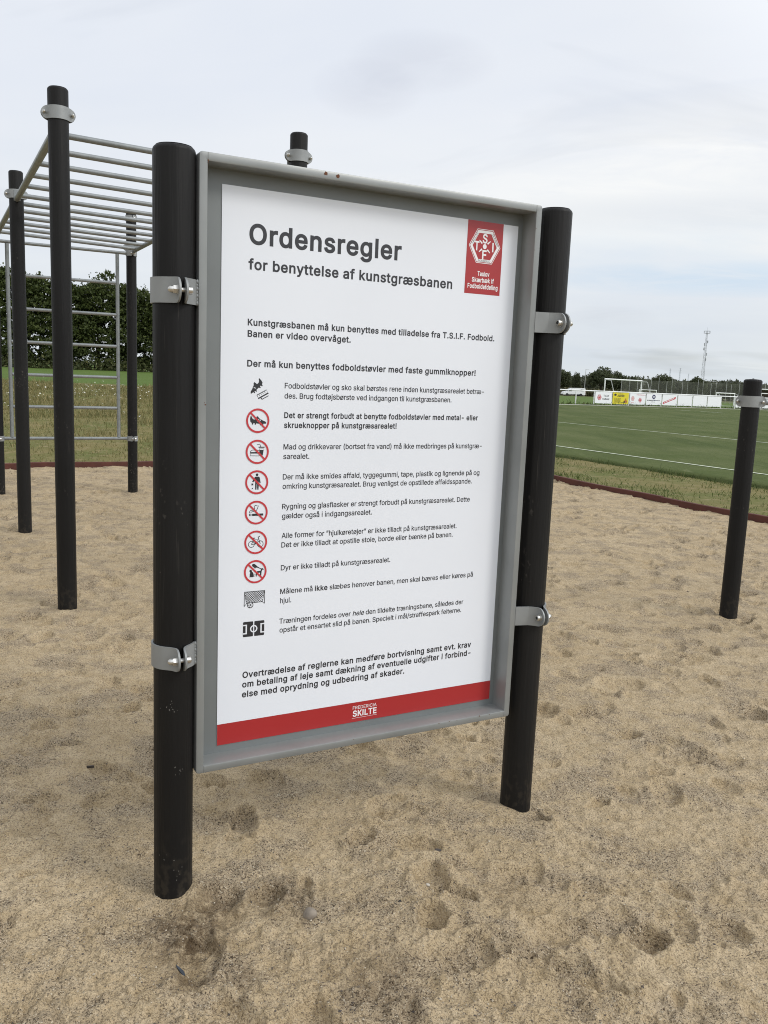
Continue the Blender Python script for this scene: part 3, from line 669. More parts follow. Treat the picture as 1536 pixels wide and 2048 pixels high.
def tree(px_x, py_y, hgt, wid, label, seed, group='trees beyond the far side of the pitch', name='tree'):
    z = tz(px_x, py_y); o = thing(name, label, 'tree', (px_x, py_y, z), 0, group)
    V, F = tree_meshes(seed); V = V * np.array([wid / 2, wid / 2, hgt * .47]) + np.array([0, 0, hgt * .53])
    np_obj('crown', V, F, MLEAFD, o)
    m = MB(); m.tube((0, 0, -.3), (0, 0, hgt * .5), hgt * .03, hgt * .018, 8)
    m.build('trunk', MTREE, o)
    for i in range(4):
        t_ = i * 1.6 + seed; MB().tube((0, 0, hgt * .3), (math.cos(t_) * wid * .28, math.sin(t_) * wid * .28, hgt * .62), hgt * .015, hgt * .006, 6).build('limb', MTREE, o)
tree(45.3, 230, 6.9, 6.2, 'dark round tree beside the right post of the sign', 11)
tree(50.6, 236, 6.2, 2.6, 'slim tree in the gap between the two bushy trees', 12)
tree(55.0, 226, 7.6, 7.0, 'tallest bushy tree, just left of the football goal', 13)
tree(59.6, 228, 6.5, 6.4, 'lower bushy tree behind the left upright of the goal', 14)
tree(64.4, 232, 5.8, 3.2, 'small tree showing above the goal crossbar', 15)
tree(75.2, 240, 6.7, 6.4, 'round topped tree rising under the two left pylons', 16)
tree(84.8, 240, 6.6, 5.4, 'round tree at the foot of the radio mast', 17)
tree(103.5, 262, 5.6, 4.0, 'small dark tree beside the top of the right hand post', 18)
tree(107.8, 262, 6.2, 4.2, 'dark tree peeping out to the right of the right hand post', 19)
def woodland():
    rg = np.random.default_rng(8); n = 1150
    s = rg.uniform(0, 1, n); x = 40 + 135 * s; y = 262 + 22 * s + rg.uniform(-9, 9, n)
    top = 6.1 - 1.4 * s + 1.0 * fbm(x * .12, x * 0 + 2, 3, 6)
    h = top * rg.uniform(.1, 1, n) ** .7; z = terr(x, y) + h - .3; rc = rg.uniform(.7, 1.4, n); k = 36
    dr = rg.normal(size=(n, k, 3)); dr /= np.linalg.norm(dr, axis=2)[..., None]
    P = (np.stack([x, y, z], -1)[:, None] + dr * (rc[:, None] * rg.uniform(.5, 1.1, (n, k)))[..., None]).reshape(-1, 3)
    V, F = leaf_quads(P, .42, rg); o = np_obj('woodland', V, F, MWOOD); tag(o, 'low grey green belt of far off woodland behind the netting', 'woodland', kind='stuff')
    # scrub bank in front of it, left part
    n = 260; x = rg.uniform(36, 66, n); y = rg.uniform(214, 220, n); z = terr(x, y) + rg.uniform(0, 1.3, n); k = 30
    dr = rg.normal(size=(n, k, 3)); P = (np.stack([x, y, z], -1)[:, None] + dr * .35).reshape(-1, 3)
    V, F = leaf_quads(P, .25, rg); o = np_obj('scrub', V, F, leaf_mat('scrub_leaves', (.06, .06, .028), (.15, .13, .07), (.09, .09, .04))); tag(o, 'brownish green scrub along the far edge of the grass behind the van', 'scrub', kind='stuff')
woodland()

# ------------------------------------------------------------------ lettering
FONT = None
try:
    p = os.path.join(bpy.utils.resource_path('LOCAL'), 'datafiles', 'fonts', 'Inter.woff2')
    if os.path.exists(p): FONT = bpy.data.fonts.load(p)
except Exception: FONT = None
_tc = {}
def _area(P): return sum(P[i - 1][0] * P[i][1] - P[i][0] * P[i - 1][1] for i in range(len(P))) / 2
def _grow(P, d):       # move a closed outline sideways by d (to its left when walking it)
    o = []; n = len(P)
    for i in range(n):
        a, b, c = Vector(P[i - 1]), Vector(P[i]), Vector(P[(i + 1) % n])
        u, v = (b - a), (c - b)
        if u.length < 1e-7 or v.length < 1e-7: o.append(P[i]); continue
        u.normalize(); v.normalize(); n1 = Vector((-u.y, u.x)); n2 = Vector((-v.y, v.x)); m_ = n1 + n2
        if m_.length < 1e-4: o.append(P[i]); continue
        m_.normalize(); k = d / max(m_.dot(n1), .5); o.append((b.x + m_.x * k, b.y + m_.y * k))
    return o
def text2d(s, bold=False):
    """outlines of a line of text as triangles; overlapping outlines are filled one by one, bold by growing the strokes"""
    key = (s, bold)
    if key in _tc: return _tc[key]
    c = bpy.data.curves.new('t', 'FONT'); c.body = s.replace('I', '\u0399').replace('l', '\u04cf') if FONT else s; c.size = 1.0
    if FONT: c.font = FONT
    if bold is True: c.space_character = 1.07
    o = bpy.data.objects.new('t', c); COL.objects.link(o)
    cu = o.to_curve(bpy.context.evaluated_depsgraph_get()); C_ = []
    for sp in cu.splines:
        bp = sp.bezier_points; n = len(bp); P = []
        for i in range(n):
            a, b = bp[i], bp[(i + 1) % n]
            L = (b.co - a.co); dev = max(abs(L.x * (h.y - a.co.y) - L.y * (h.x - a.co.x)) for h in (a.handle_right, b.handle_left)) / max(L.length, 1e-6)
            k = 1 if dev < .002 else 4
            for t in range(k):
                t = t / k; q = a.co * (1 - t) ** 3 + a.handle_right * 3 * t * (1 - t) ** 2 + b.handle_left * 3 * t * t * (1 - t) + b.co * t ** 3
                if not P or (q.xy - Vector(P[-1])).length > 1e-5: P.append((q.x, q.y))
        if len(P) > 2 and abs(_area(P)) > 1e-6: C_.append(P)
    o.to_curve_clear(); bpy.data.objects.remove(o); bpy.data.curves.remove(c)
    sgn = -1 if sum(1 for P in C_ if _area(P) < 0) >= sum(1 for P in C_ if _area(P) > 0) else 1
    d = (.022 if bold is True else (bold or 0.0)) * sgn * -1
    C_ = sorted((_grow(P, d) if d else P for P in C_), key=lambda P: min(p[0] for p in P))
    groups = []                                # outlines whose x ranges overlap are filled together
    for P in C_:
        a, b = min(p[0] for p in P), max(p[0] for p in P)
        if groups and a < groups[-1][1]: groups[-1][0].append(P); groups[-1][1] = max(groups[-1][1], b)
        else: groups.append([[P], b])
    V, F = [], []
    for G, _ in groups:
        vs = [Vector(p) for P in G for p in P]; es = []; o_ = 0
        for P in G: n = len(P); es += [(o_ + k, o_ + (k + 1) % n) for k in range(n)]; o_ += n
        v2, _e, f2, _a, _b, _c2 = delaunay_2d_cdt(vs, es, [], 0, 1e-5)
        if not f2: continue
        vv = np.array([(p.x, p.y) for p in v2]); ff = np.array(f2); ce = vv[ff].mean(1)
        A_ = np.array([P[k] for P in G for k in range(len(P))]); B_ = np.array([P[(k + 1) % len(P)] for P in G for k in range(len(P))])
        up = (A_[None, :, 1] <= ce[:, None, 1]) & (B_[None, :, 1] > ce[:, None, 1]); dn = (A_[None, :, 1] > ce[:, None, 1]) & (B_[None, :, 1] <= ce[:, None, 1])
        lf = (B_ - A_)[None, :, 0] * (ce[:, None, 1] - A_[None, :, 1]) - (ce[:, None, 0] - A_[None, :, 0]) * (B_ - A_)[None, :, 1]
        wn = (up & (lf > 0)).sum(1) - (dn & (lf < 0)).sum(1)
        b0 = len(V); V += [tuple(p) for p in vv]; F += [tuple(int(k) + b0 for k in t) for t in ff[wn != 0]]
    _tc[key] = (V, F); return V, F
CAP = max(p[1] for p in text2d('H')[0])
def put_text(m, s, x0, x1, z, cap, bold=False, mi=0, y=0.0, align='fit', fn=None, shear=0.0):
    """s: text or list of (text, bold, shear) pieces; laid in local x,z at depth y, fitted from x0 to x1"""
    pieces = s if isinstance(s, list) else [(s, bold, shear)]
    k = cap / CAP; cur = 0.0; items = []
    spw = max(p[0] for p in text2d('a a')[0]) - 2 * max(p[0] for p in text2d('a')[0]); spw = max(spw, .15)
    for (t, bd, sh) in pieces:
        V, F = text2d(t, bd); mnx = min(p[0] for p in V); wd = max(p[0] for p in V) - mnx
        items.append((V, F, cur - mnx, sh)); cur += wd + spw
    tot = (cur - spw) * k; sx = 1.0
    if align == 'fit' and x1 is not None: sx = (x1 - x0) / tot
    if align == 'center': x0 = (x0 + x1) / 2 - tot / 2
    for V, F, off, sh in items:
        vs = []
        for px_, pz_ in V:
            q = (x0 + (px_ + off + sh * pz_) * k * sx, z + pz_ * k)
            vs.append((q[0], y, q[1]) if fn is None else fn(q))
        m.add(vs, F, mi)
    return tot

# ------------------------------------------------------------------ shared hardware
def post_obj(name, r, h, parent, x, y, label=None, nub=True, seg=56, extra=None):
    c = .013
    prof = [(r, -.35), (r, h - .017)] + [(r - c + c * math.cos(t), h - .017 + c * math.sin(t)) for t in np.linspace(0.2, 1.35, 6)] + [(r - c * .62, h - .0035), (r * .4, h - .001), (r * .2, h)]
    if nub: prof += [(.006, h), (.006, h + .003), (.003, h + .004)]
    m = MB(); m.lathe(prof, (x, y, 0), seg=seg)
    if extra: extra(m)
    o = m.build(name, [MP, MSCUFF] if extra else MP, parent, sharp=50)
    if label: o['label'] = label
    return o
def strap(m, path, z0, h, th, round_a=False, round_b=False, dz=None):
    """flat band following a plan-view path (list of xy), height h, thickness th, optionally with rounded ends"""
    P = [Vector((p[0], p[1], 0)) for p in path]; S = [0.0]
    for i in range(1, len(P)): S.append(S[-1] + (P[i] - P[i - 1]).length)
    vs = []
    for i, p in enumerate(P):
        t = (P[min(i + 1, len(P) - 1)] - P[max(i - 1, 0)]).normalized(); nrm = Vector((-t.y, t.x, 0)) * th / 2; hz = h / 2
        if round_a and S[i] < h / 2: hz = max(math.sqrt(max((h / 2) ** 2 - (h / 2 - S[i]) ** 2, 0)), .004)
        e = S[-1] - S[i]
        if round_b and e < h / 2: hz = max(math.sqrt(max((h / 2) ** 2 - (h / 2 - e) ** 2, 0)), .004)
        for q, zz in ((p + nrm, -hz), (p + nrm, hz), (p - nrm, hz), (p - nrm, -hz)): vs.append((q.x, q.y, z0 + zz))
    n = len(P); fs = [(i * 4 + k, i * 4 + (k + 1) % 4, i * 4 + 4 + (k + 1) % 4, i * 4 + 4 + k) for i in range(n - 1) for k in range(4)]
    fs += [(3, 2, 1, 0), (4 * n - 4, 4 * n - 3, 4 * n - 2, 4 * n - 1)]
    m.add(vs, fs)
def bolt(parent, p, ax, half, r=.0085):
    """p: centre, ax: unit axis; socket head on -ax, cap nut on +ax"""
    p, ax = Vector(p), Vector(ax); m = MB()
    m.tube(p - ax * (half + .002), p + ax * (half + .012), r * .62, seg=10)
    m.lathe([(r * 1.3, half), (r * 1.3, half + .002), (r, half + .002), (r, half + .012), (r * .86, half + .0145), (r * .55, half + .0145), (r * .5, half + .009)], p, -ax, 20)
    hx = MB(); hx.lathe([(r * 1.35, half), (r * 1.35, half + .002), (r * 1.12, half + .0025), (r * 1.12, half + .011), (r * .98, half + .0125)], p, ax, 6); m.add(hx.v, hx.f)
    m.lathe([(r * .95, half + .011), (r * .93, half + .015), (r * .8, half + .0195), (r * .5, half + .023), (r * .15, half + .0245)], p, ax, 18)
    m.tube(p - ax * (half + .0085), p - ax * (half + .0148), r * .5, seg=6, mi=1)
    return m.build('bolt', [MSTEEL, MDARK], parent, sharp=35)
def flange_run(end, mid, off, ro, a0):
    """plan points (along the flange, across it): straight flange, then an easy bend onto the ring at angle a0"""
    o = [(end + (mid - end) * k, off) for k in np.linspace(0, 1, 8)]
    P0, P2 = Vector((mid, off)), Vector((ro * math.cos(a0), ro * math.sin(a0))); tn = Vector((math.sin(a0), -math.cos(a0)))
    k = (P2.y - off) / max(-tn.y, 1e-6); P1 = Vector((P2.x + tn.x * k, off))
    if P1.x > mid: P1.x = mid - .001
    for t in np.linspace(0, 1, 9)[1:]:
        q = P0 * (1 - t) ** 2 + P1 * 2 * t * (1 - t) + P2 * t * t; o.append((q.x, q.y))
    return o
def ring_clamp(parent, cx, cy, z, r, fl, h=.066, gap=.010, flen=.036, th=.005, two_bolts=True, half_cut=None):
    """two half bands round a post; flanges along the plan direction fl; bolts across them"""
    f = Vector((math.cos(fl), math.sin(fl), 0)); s = Vector((-f.y, f.x, 0)); c = Vector((cx, cy, 0)); m = MB(); ro = r + th / 2 + .0008
    for sg in (1, -1):
        a0 = math.asin((gap / 2 + th / 2) / ro) + .12
        pts = [c + f * u_ + s * sg * v_ for u_, v_ in flange_run(r + flen, r + flen * .62, gap / 2 + th / 2, ro, .50)]
        for t in np.linspace(.50, math.pi - .50, 22)[1:-1]: pts.append(c + (f * math.cos(t) + s * sg * math.sin(t)) * ro)
        pts += [c - f * u_ + s * sg * v_ for u_, v_ in flange_run(r + flen, r + flen * .62, gap / 2 + th / 2, ro, .50)[::-1]]
        strap(m, pts, z, h, th, True, True)
    o = m.build('clamp', MGALV, parent, sharp=40)
    for k in ((1, -1) if two_bolts else (1,)):
        bolt(o, c + f * k * (r + flen - .017) + Vector((0, 0, z)), s * (-1), gap / 2 + th)
    return o

# ------------------------------------------------------------------ the information sign
# local frame: x along the sign, y away from the viewer's side, z up; origin at the foot of the left post
SL = Vector((-.5657, 2.2821, 0)); SANG = math.atan2(.585, 1.0746)
sign = thing('information_sign', 'large white rules sign in a grey metal frame between two black posts in the sand', 'sign', SL, SANG)
PR = .0538; XR = 1.2235
def scuffs(m, r, spots, seed=2):
    r_ = random.Random(seed)
    for (z0, a0, n, sp) in spots:
        for _ in range(n):
            a = a0 + r_.gauss(0, sp / r); z = z0 + r_.gauss(0, sp * 1.3); w_, h_ = r_.uniform(.0006, .0020) / r, r_.uniform(.0008, .0028); R_ = r + .0004
            m.add([(R_ * math.sin(a + w_ * math.cos(t) * r_.uniform(.5, 1)), -R_ * math.cos(a + w_ * math.cos(t)), z + h_ * math.sin(t) * r_.uniform(.5, 1)) for t in np.arange(6) * math.pi / 3], [tuple(range(6))], 1)
MSCUFF = mat('pale_scuff', (.17, .16, .145), .8)
post_obj('post', PR, 2.047, sign, 0, 0, seg=64, extra=lambda m: scuffs(m, PR, ((.575, -.42, 13, .008), (.395, -.05, 7, .008), (1.05, .05, 2, .05), (.12, -.4, 5, .025), (.08, .2, 6, .02))))
post_obj('post', PR, 2.042, sign, XR, 0, seg=64)
FL, FR, FT, FB = .0546, 1.1432, 2.0362, .3612          # frame outer
FW, FD, YF = .0222, .068, -.036                        # face width, depth, front plane
def frame_obj():
    # section (inset s, depth y) swept round a rectangle with slightly rounded corners
    sec = [(0.0, YF + FD), (0.0, YF + .0035), (.001, YF + .001), (.0035, YF), (FW - .003, YF), (FW - .0008, YF + .0008), (FW, YF + .003), (FW, YF + FD)]
    R0 = .009; m = MB(); loops = []
    cs = [(FL, FB, math.pi), (FR, FB, 1.5 * math.pi), (FR, FT, 0), (FL, FT, .5 * math.pi)]
    for s, y in sec:
        lp = []; rr = max(R0 - s, .0006)
        for (cx, cz, a0) in cs:
            ix = cx + (s + rr) * (1 if cx == FL else -1); iz = cz + (s + rr) * (1 if cz == FB else -1)
            for k in range(5):
                a = a0 + k * math.pi / 8; lp.append((ix + rr * math.cos(a), y, iz + rr * math.sin(a)))
        loops.append(lp)
    n = len(loops[0]); vs = [p for l in loops for p in l]; fs = []
    for l in range(len(sec)):
        l2 = (l + 1) % len(sec)
        for i in range(n): fs.append((l * n + i, l * n + (i + 1) % n, l2 * n + (i + 1) % n, l2 * n + i))
    m.add(vs, fs)
    r_ = random.Random(3)
    def blot(x, z, s, y=YF - .0006):
        pts = [(x + s * r_.uniform(.6, 1.1) * math.cos(t), y, z + s * r_.uniform(.6, 1.1) * math.sin(t)) for t in np.arange(9) * 2 * math.pi / 9]
        m.add(pts, [tuple(range(9))], 1)
    for x, z0, z1 in ((FL + FW + .0002, FB + .001, FB + FW), (FR - FW - .0002, FB + .001, FB + FW), (FL + FW + .0002, FT - FW, FT - .001), (FR - FW - .0002, FT - FW, FT - .001)):
        m.add([(x - .0005, YF - .0005, z0), (x + .0005, YF - .0005, z0), (x + .0005, YF - .0005, z1), (x - .0005, YF - .0005, z1)], [(0, 1, 2, 3)], 2)
    blot(.4035, 2.0285, .0062); blot(.4395, 2.0268, .0058)
    for x, z, s in ((.0775, 2.0155, .0022), (.0772, 2.0105, .0015), (.0745, 1.40, .0025), (.072, 1.405, .0012), (1.1225, 1.965, .0016), (1.1228, 1.90, .0014), (.86, .381, .0022), (.90, .3815, .0018), (.93, .3812, .0014), (1.02, .3815, .0025), (1.06, .381, .0016), (.55, .3805, .0013)): blot(x, z, s)
    return m.build('frame', [MFRAME, MRUST, MSEAM], sign, sharp=40)
frame_obj()
m = MB(); m.box(((FL + FR) / 2, -.029, (FT + FB) / 2 - .0), (FR - FL - 2 * FW + .010, .004, FT - FB - 2 * FW + .010))
# the sheet sits at the back of the frame
m.v = [(x, y + .0630, z) for x, y, z in m.v]; m.build('back_panel', MPANEL, sign, sharp=0)
YP = .0318                     # front of the back sheet is at y = +.032
PL, PRt, PB_, PT = .1353, 1.1032, .4062, 1.9767
poster = MB().box(((PL + PRt) / 2, YP - .0010, (PT + PB_) / 2), (PRt - PL, .0018, PT - PB_)).build('poster', MPOSTER, sign, sharp=0)
Y1, Y2, Y3, Y4 = YP - .0023, YP - .0026, YP - .0029, YP - .0032
# red foot band and maker's mark
m = MB(); m.add([(PL + .0002, Y1, PB_ + .0002), (PRt - .0002, Y1, PB_ + .0002), (PRt - .0002, Y1, .4718), (PL + .0002, Y1, .4706)], [(0, 1, 2, 3)]); m.build('red_band', MRED, poster, sharp=0)
m = MB(); put_text(m, 'FREDERICIA', .5765, .6612, .4480, .0110, False, 0, Y2); put_text(m, 'SKILTE', .5773, .6620, .4247, .0188, True, 0, Y2)
m.add([(.5746, Y2, .4184), (.6640, Y2, .4192), (.6640, Y2, .4200), (.5746, Y2, .4192)], [(0, 1, 2, 3)]); m.build('maker_mark', MWHITEINK, poster, sharp=0)
# lettering
m = MB()
put_text(m, 'Ordensregler', .2121, .6838, 1.8336, .0505, True, 0, Y1)
put_text(m, 'for benyttelse af kunstgræsbanen', .2106, .8667, 1.7660, .0268, True, 0, Y1)
hb = [('Kunstgræsbanen må kun benyttes med tilladelse fra T.S.I.F. Fodbold.', .2110, 1.036, 1.6163, .0170),
      ('Banen er video overvåget.', .2112, .5267, 1.5857, .0170),
      ('Der må kun benyttes fodboldstøvler med faste gummiknopper!', .2112, .9714, 1.5050, .0170),
      ('Det er strengt forbudt at benytte fodboldstøvler med metal- eller', .3239, .9898, 1.3640, .0156),
      ('skrueknopper på kunstgræsarealet!', .3239, .6920, 1.3358, .0156),
      ('Overtrædelse af reglerne kan medføre bortvisning samt evt. krav', .2106, 1.0147, .6030, .0180),
      ('om betaling af leje samt dækning af eventuelle udgifter i forbind-', .2102, 1.0143, .5740, .0180),
      ('else med oprydning og udbedring af skader.', .2098, .7590, .5437, .0180)]
for t, x0, x1, z, c in hb: put_text(m, t, x0, x1, z, c, True, 0, Y1)
rg_ = [('Fodboldstøvler og sko skal børstes rene inden kunstgræsarealet betræ-', 1.0078, 1.4478), ('des. Brug fodtøjsbørste ved indgangen til kunstgræsbanen.', .8859, 1.4193),
       ('Mad og drikkevarer (bortset fra vand) må ikke medbringes på kunstgræ-', 1.0111, 1.2740), ('sarealet.', .4049, 1.2464),
       ('Der må ikke smides affald, tyggegummi, tape, plastik og lignende på og', 1.0084, 1.1870), ('omkring kunstgræsarealet. Brug venligst de opstillede affaldsspande.', .9804, 1.1596),
       ('Rygning og glasflasker er strengt forbudt på kunstgræsarealet. Dette', .9762, 1.1003), ('gælder også i indgangsarealet.', .6183, 1.0725),
       ('Alle former for ”hjulkøretøjer” er ikke tilladt på kunstgræsarealet.', .9306, 1.0143), ('Det er ikke tilladt at opstille stole, borde eller bænke på banen.', .9175, .9867),
       ('Dyr er ikke tilladt på kunstgræsarealet.', .6896, .9183), ('hjul.', .3587, .8188), ('opstår et ensartet slid på banen. Specielt i mål/straffespark felterne.', .9668, .7290)]
for t, x1, z in rg_: put_text(m, t, .3236, x1, z, .0152, .010, 0, Y1)
put_text(m, [('Målene må', .010, 0), ('ikke', True, 0), ('slæbes henover banen, men skal bæres eller køres på', .010, 0)], .3230, 1.0059, .8470, .0152, .010, 0, Y1)
put_text(m, [('Træningen fordeles over', .010, 0), ('hele', .010, .2), ('den tildelte træningsbane, således der', .010, 0)], .3222, .9734, .7562, .0152, .010, 0, Y1)
m.build('lettering', MINK, poster, sharp=0)
# club emblem
def hexa(cx, cz, rx, rz): return [(cx - rx, cz), (cx - rx * .50, cz + rz), (cx + rx * .50, cz + rz), (cx + rx, cz), (cx + rx * .50, cz - rz), (cx - rx * .50, cz - rz)]
def ring_poly(m, o, i, y, mi):
    n = len(o); m.add([(p[0], y, p[1]) for p in o] + [(p[0], y, p[1]) for p in i], [(k, (k + 1) % n, n + (k + 1) % n, n + k) for k in range(n)], mi)
def poly(m, pts, y, mi, fn=None):
    tri = tessellate_polygon([[Vector((p[0], p[1], 0)) for p in pts]])
    m.add([((p[0], y, p[1]) if fn is None else fn(p, y)) for p in pts], [tuple(t) for t in tri], mi)
def emblem(m, cx, cz, s, y, red, white, letters=True):
    """hexagonal crest, s = half width; red field, white ring, letters T S I F round a dot"""
    d = .0003
    ring_poly(m, hexa(cx, cz, s, s * .865), hexa(cx, cz, s * .965, s * .835), y, white)
    ring_poly(m, hexa(cx, cz, s * .925, s * .80), hexa(cx, cz, s * .765, s * .66), y, white)
    poly(m, [(cx + s * .12 * math.cos(t), cz + s * .13 * math.sin(t)) for t in np.arange(16) * math.pi / 8], y, white)
    for t in (.7, 2.44, 3.84, 5.58):
        u = Vector((math.cos(t), math.sin(t))); v = Vector((-u.y, u.x)); q = lambda a_, b_: (cx + (u.x * a_ + v.x * b_) * s, cz + (u.y * a_ + v.y * b_) * s)
        poly(m, [q(.22, -.045), q(.46, -.022), q(.46, .022), q(.22, .045)], y, white)
    for ch, x_, z_ in (('S', 0, .40), ('T', -.50, 0), ('I', .52, 0), ('F', 0, -.42)):
        V, F = text2d(ch, True); x0 = min(p[0] for p in V); x1 = max(p[0] for p in V); k = s * .44 / CAP; kx = min(k * .9, s * .30 / max(x1 - x0, .01))
        m.add([(cx + x_ * s + (p[0] - (x0 + x1) / 2) * kx, y, cz + z_ * s + (p[1] - CAP / 2) * k) for p in V], F, white)
m = MB(); m.add([(.9128, Y1, PT - .0001), (1.0461, Y1, PT - .0001), (1.0453, Y1, 1.7578), (.9119, Y1, 1.7575)], [(0, 1, 2, 3)], 0)
ECX, ECZ, ES = .9788, 1.9026, .0592
emblem(m, ECX, ECZ, ES, Y2, 0, 1)
def edge_text(s, p0, p1, cap):
    p0, p1 = Vector(p0), Vector(p1); d = (p1 - p0); L = d.length; d /= L; nrm = Vector((-d.y, d.x))
    put_text(m, s, L * .06, L * .94, 0, cap, False, 2, 0, 'fit', lambda q: (p0.x + d.x * q[0] + nrm.x * q[1], Y3, p0.y + d.y * q[0] + nrm.y * q[1]))
hi = hexa(ECX, ECZ, ES * .795, ES * .685)
edge_text('TAULOV', hi[0], hi[1], .0055); edge_text('SKÆRBÆK', hi[2], hi[3], .0055)
lo_ = (ECX - ES * .39, ECZ - ES * .785), (ECX + ES * .39, ECZ - ES * .785)
put_text(m, 'FODBOLD', lo_[0][0], lo_[1][0], ECZ - ES * .78, .0055, False, 2, Y3)
put_text(m, 'Taulov', .9574, 1.0021, 1.8133, .0132, True, 1, Y2); put_text(m, 'Skærbæk If', .9375, 1.0204, 1.7940, .0132, True, 1, Y2); put_text(m, 'Fodboldafdeling', .9226, 1.0362, 1.7746, .0132, True, 1, Y2)
m.build('club_emblem', [MRED, MWHITEINK, MINK], poster, sharp=0)
# pictograms
RI = .0343
def circ(cx, cz, r, n=24, rz=None): return [(cx + r * math.cos(t), cz + (rz or r) * math.sin(t)) for t in np.arange(n) * 2 * math.pi / n]
def lin(pts, wd):
    L, R = [], []
    for i, p in enumerate(pts):
        a_ = Vector(pts[max(i - 1, 0)]); b_ = Vector(pts[min(i + 1, len(pts) - 1)]); d = (b_ - a_).normalized(); n_ = Vector((-d.y, d.x)) * wd / 2
        L.append((p[0] + n_.x, p[1] + n_.y)); R.append((p[0] - n_.x, p[1] - n_.y))
    return L + R[::-1]
BOOT = [(-.66, .36), (-.58, .36), (-.50, .20), (-.34, .10), (-.18, .12), (-.10, .40), (.02, .36), (.10, .24), (.45, .06), (.66, .0), (.76, -.10), (.74, -.18), (.52, -.20), (.50, -.34), (.42, -.34), (.39, -.21), (.32, -.22), (.30, -.35), (.22, -.35), (.19, -.23), (-.12, -.21), (-.16, -.33), (-.24, -.33), (-.26, -.20), (-.36, -.19), (-.40, -.33), (-.48, -.33), (-.52, -.18), (-.64, -.12), (-.68, .10)]
STR = ([(-.06, -.08), (.0, -.09), (.13, .12), (.08, .15)], [(.10, -.09), (.16, -.10), (.27, .07), (.22, .10)])
def pict(cx, cz, blacks, whites=(), prohibited=True):
    m = MB(); fn = lambda p, y: (cx + p[0] * RI, y, cz + p[1] * RI)
    for k, b_ in enumerate(blacks): poly(m, b_, Y1 - k * 1e-5, 0, fn)
    for k, w_ in enumerate(whites): poly(m, w_, Y2 - k * 1e-5, 1, fn)
    if prohibited:
        o_, i_ = circ(cx, cz, RI, 56), circ(cx, cz, RI * .845, 56); ring_poly(m, o_, i_, Y4, 2)
        poly(m, lin([(-.62, .64), (.64, -.62)], .145), Y4 - 2e-5, 2, fn)
    return m.build('pictogram', [MINK, MPOSTER, MRED2], poster, sharp=0)
def rot(pts, a_, s=1, ox=0, oz=0, flip=1): return [(ox + s * (flip * p[0] * math.cos(a_) - p[1] * math.sin(a_)), oz + s * (flip * p[0] * math.sin(a_) + p[1] * math.cos(a_))) for p in pts]
IX = .2447
bf = lambda P: rot(P, .72, .95, -.17, .30, -1)
BR = lambda P: rot(P, .50, 1, .40, -.36)
pict(IX, 1.4402, [bf(BOOT), BR(lin([(-.46, .22), (-.46, -.06), (.46, -.06), (.46, .22), (-.46, .22)], .05)), BR([(-.50, -.14), (.50, -.14), (.50, -.06), (-.50, -.06)]), BR([(-.30, -.14), (-.22, -.14), (-.20, -.26), (.40, -.26), (.40, -.32), (-.26, -.32)])] + [BR([(x - .02, .06), (x + .02, .06), (x + .02, .22), (x - .02, .22)]) for x in (-.28, -.1, .08, .26)], [bf(STR[1])], False)
pict(IX, 1.3553, [rot(BOOT, -.05, .98, 0, -.02)], STR)
pict(IX, 1.2676, [lin([(-.60, -.02), (-.58, .06), (-.44, .14), (-.1, .17), (.16, .10), (.22, 0)], .045), [(-.62, -.02), (.24, -.02), (.24, -.14), (-.62, -.14)], lin([(-.58, -.20), (-.60, -.32), (.14, -.34), (.24, -.20)], .045), [(.16, .28), (.58, .28), (.48, -.30), (.26, -.30)], [(.10, .42), (.64, .42), (.62, .34), (.12, .34)], lin([(-.02, .58), (.22, .64), (.30, .40)], .05)], [[(.18, .26), (.56, .26), (.54, .16), (.20, .16)]])
pict(IX, 1.1810, [circ(.02, .62, .115, 18), [(-.16, .46), (.20, .46), (.26, .38), (.34, -.06), (.24, -.08), (.18, .12), (.17, -.62), (.05, -.62), (.035, -.08), (.0, -.08), (-.015, -.62), (-.13, -.62), (-.13, .16), (-.32, .0), (-.40, .06), (-.22, .36)], [(-.46, -.10), (-.30, -.10), (-.30, -.25), (-.46, -.25)], [(-.43, -.50), (-.35, -.44), (-.32, -.54), (-.40, -.58)]])
pict(IX, 1.0937, [[(-.36, -.10), (.62, -.10), (.62, -.28), (-.36, -.28)], [(-.50, -.10), (-.42, -.10), (-.42, -.28), (-.50, -.28)], [(-.62, -.10), (-.55, -.10), (-.55, -.28), (-.62, -.28)], lin([(-.58, -.04), (-.58, .10), (-.48, .20), (-.28, .20), (-.14, .28), (-.14, .36), (-.2, .5), (-.1, .6), (.04, .58)], .05), lin([(-.48, -.04), (-.44, .06), (-.3, .09), (.0, .16), (.08, .3), (.16, .5), (.14, .62)], .05)])
def bikewheel(x): return [lin([(p[0], p[1]) for p in circ(x, -.16, .26, 24)] + [(x + .26, -.16)], .05)]
pict(IX, 1.0070, bikewheel(-.38) + bikewheel(.40) + [lin([(-.38, -.16), (-.16, .22), (.22, .22), (-.02, -.16), (-.38, -.16)], .055), lin([(-.02, -.16), (-.20, .36)], .055), lin([(.40, -.16), (.22, .40), (.32, .48)], .055), lin([(-.32, .36), (-.06, .36)], .07), lin([(.18, .42), (.36, .50)], .06)])
CAT = [(-.50, -.46), (-.16, -.46), (-.12, -.30), (-.18, -.10), (-.30, .04), (-.32, .18), (-.36, .14), (-.42, .20), (-.52, .12), (-.50, .02), (-.44, -.04), (-.48, -.22)]
DOG = [(.06, -.44), (.12, -.44), (.16, -.24), (.24, -.12), (.42, -.12), (.44, -.40), (.54, -.40), (.56, -.06), (.62, .12), (.74, .10), (.74, .16), (.64, .26), (.54, .24), (.46, .04), (.16, .02), (.08, -.10)]
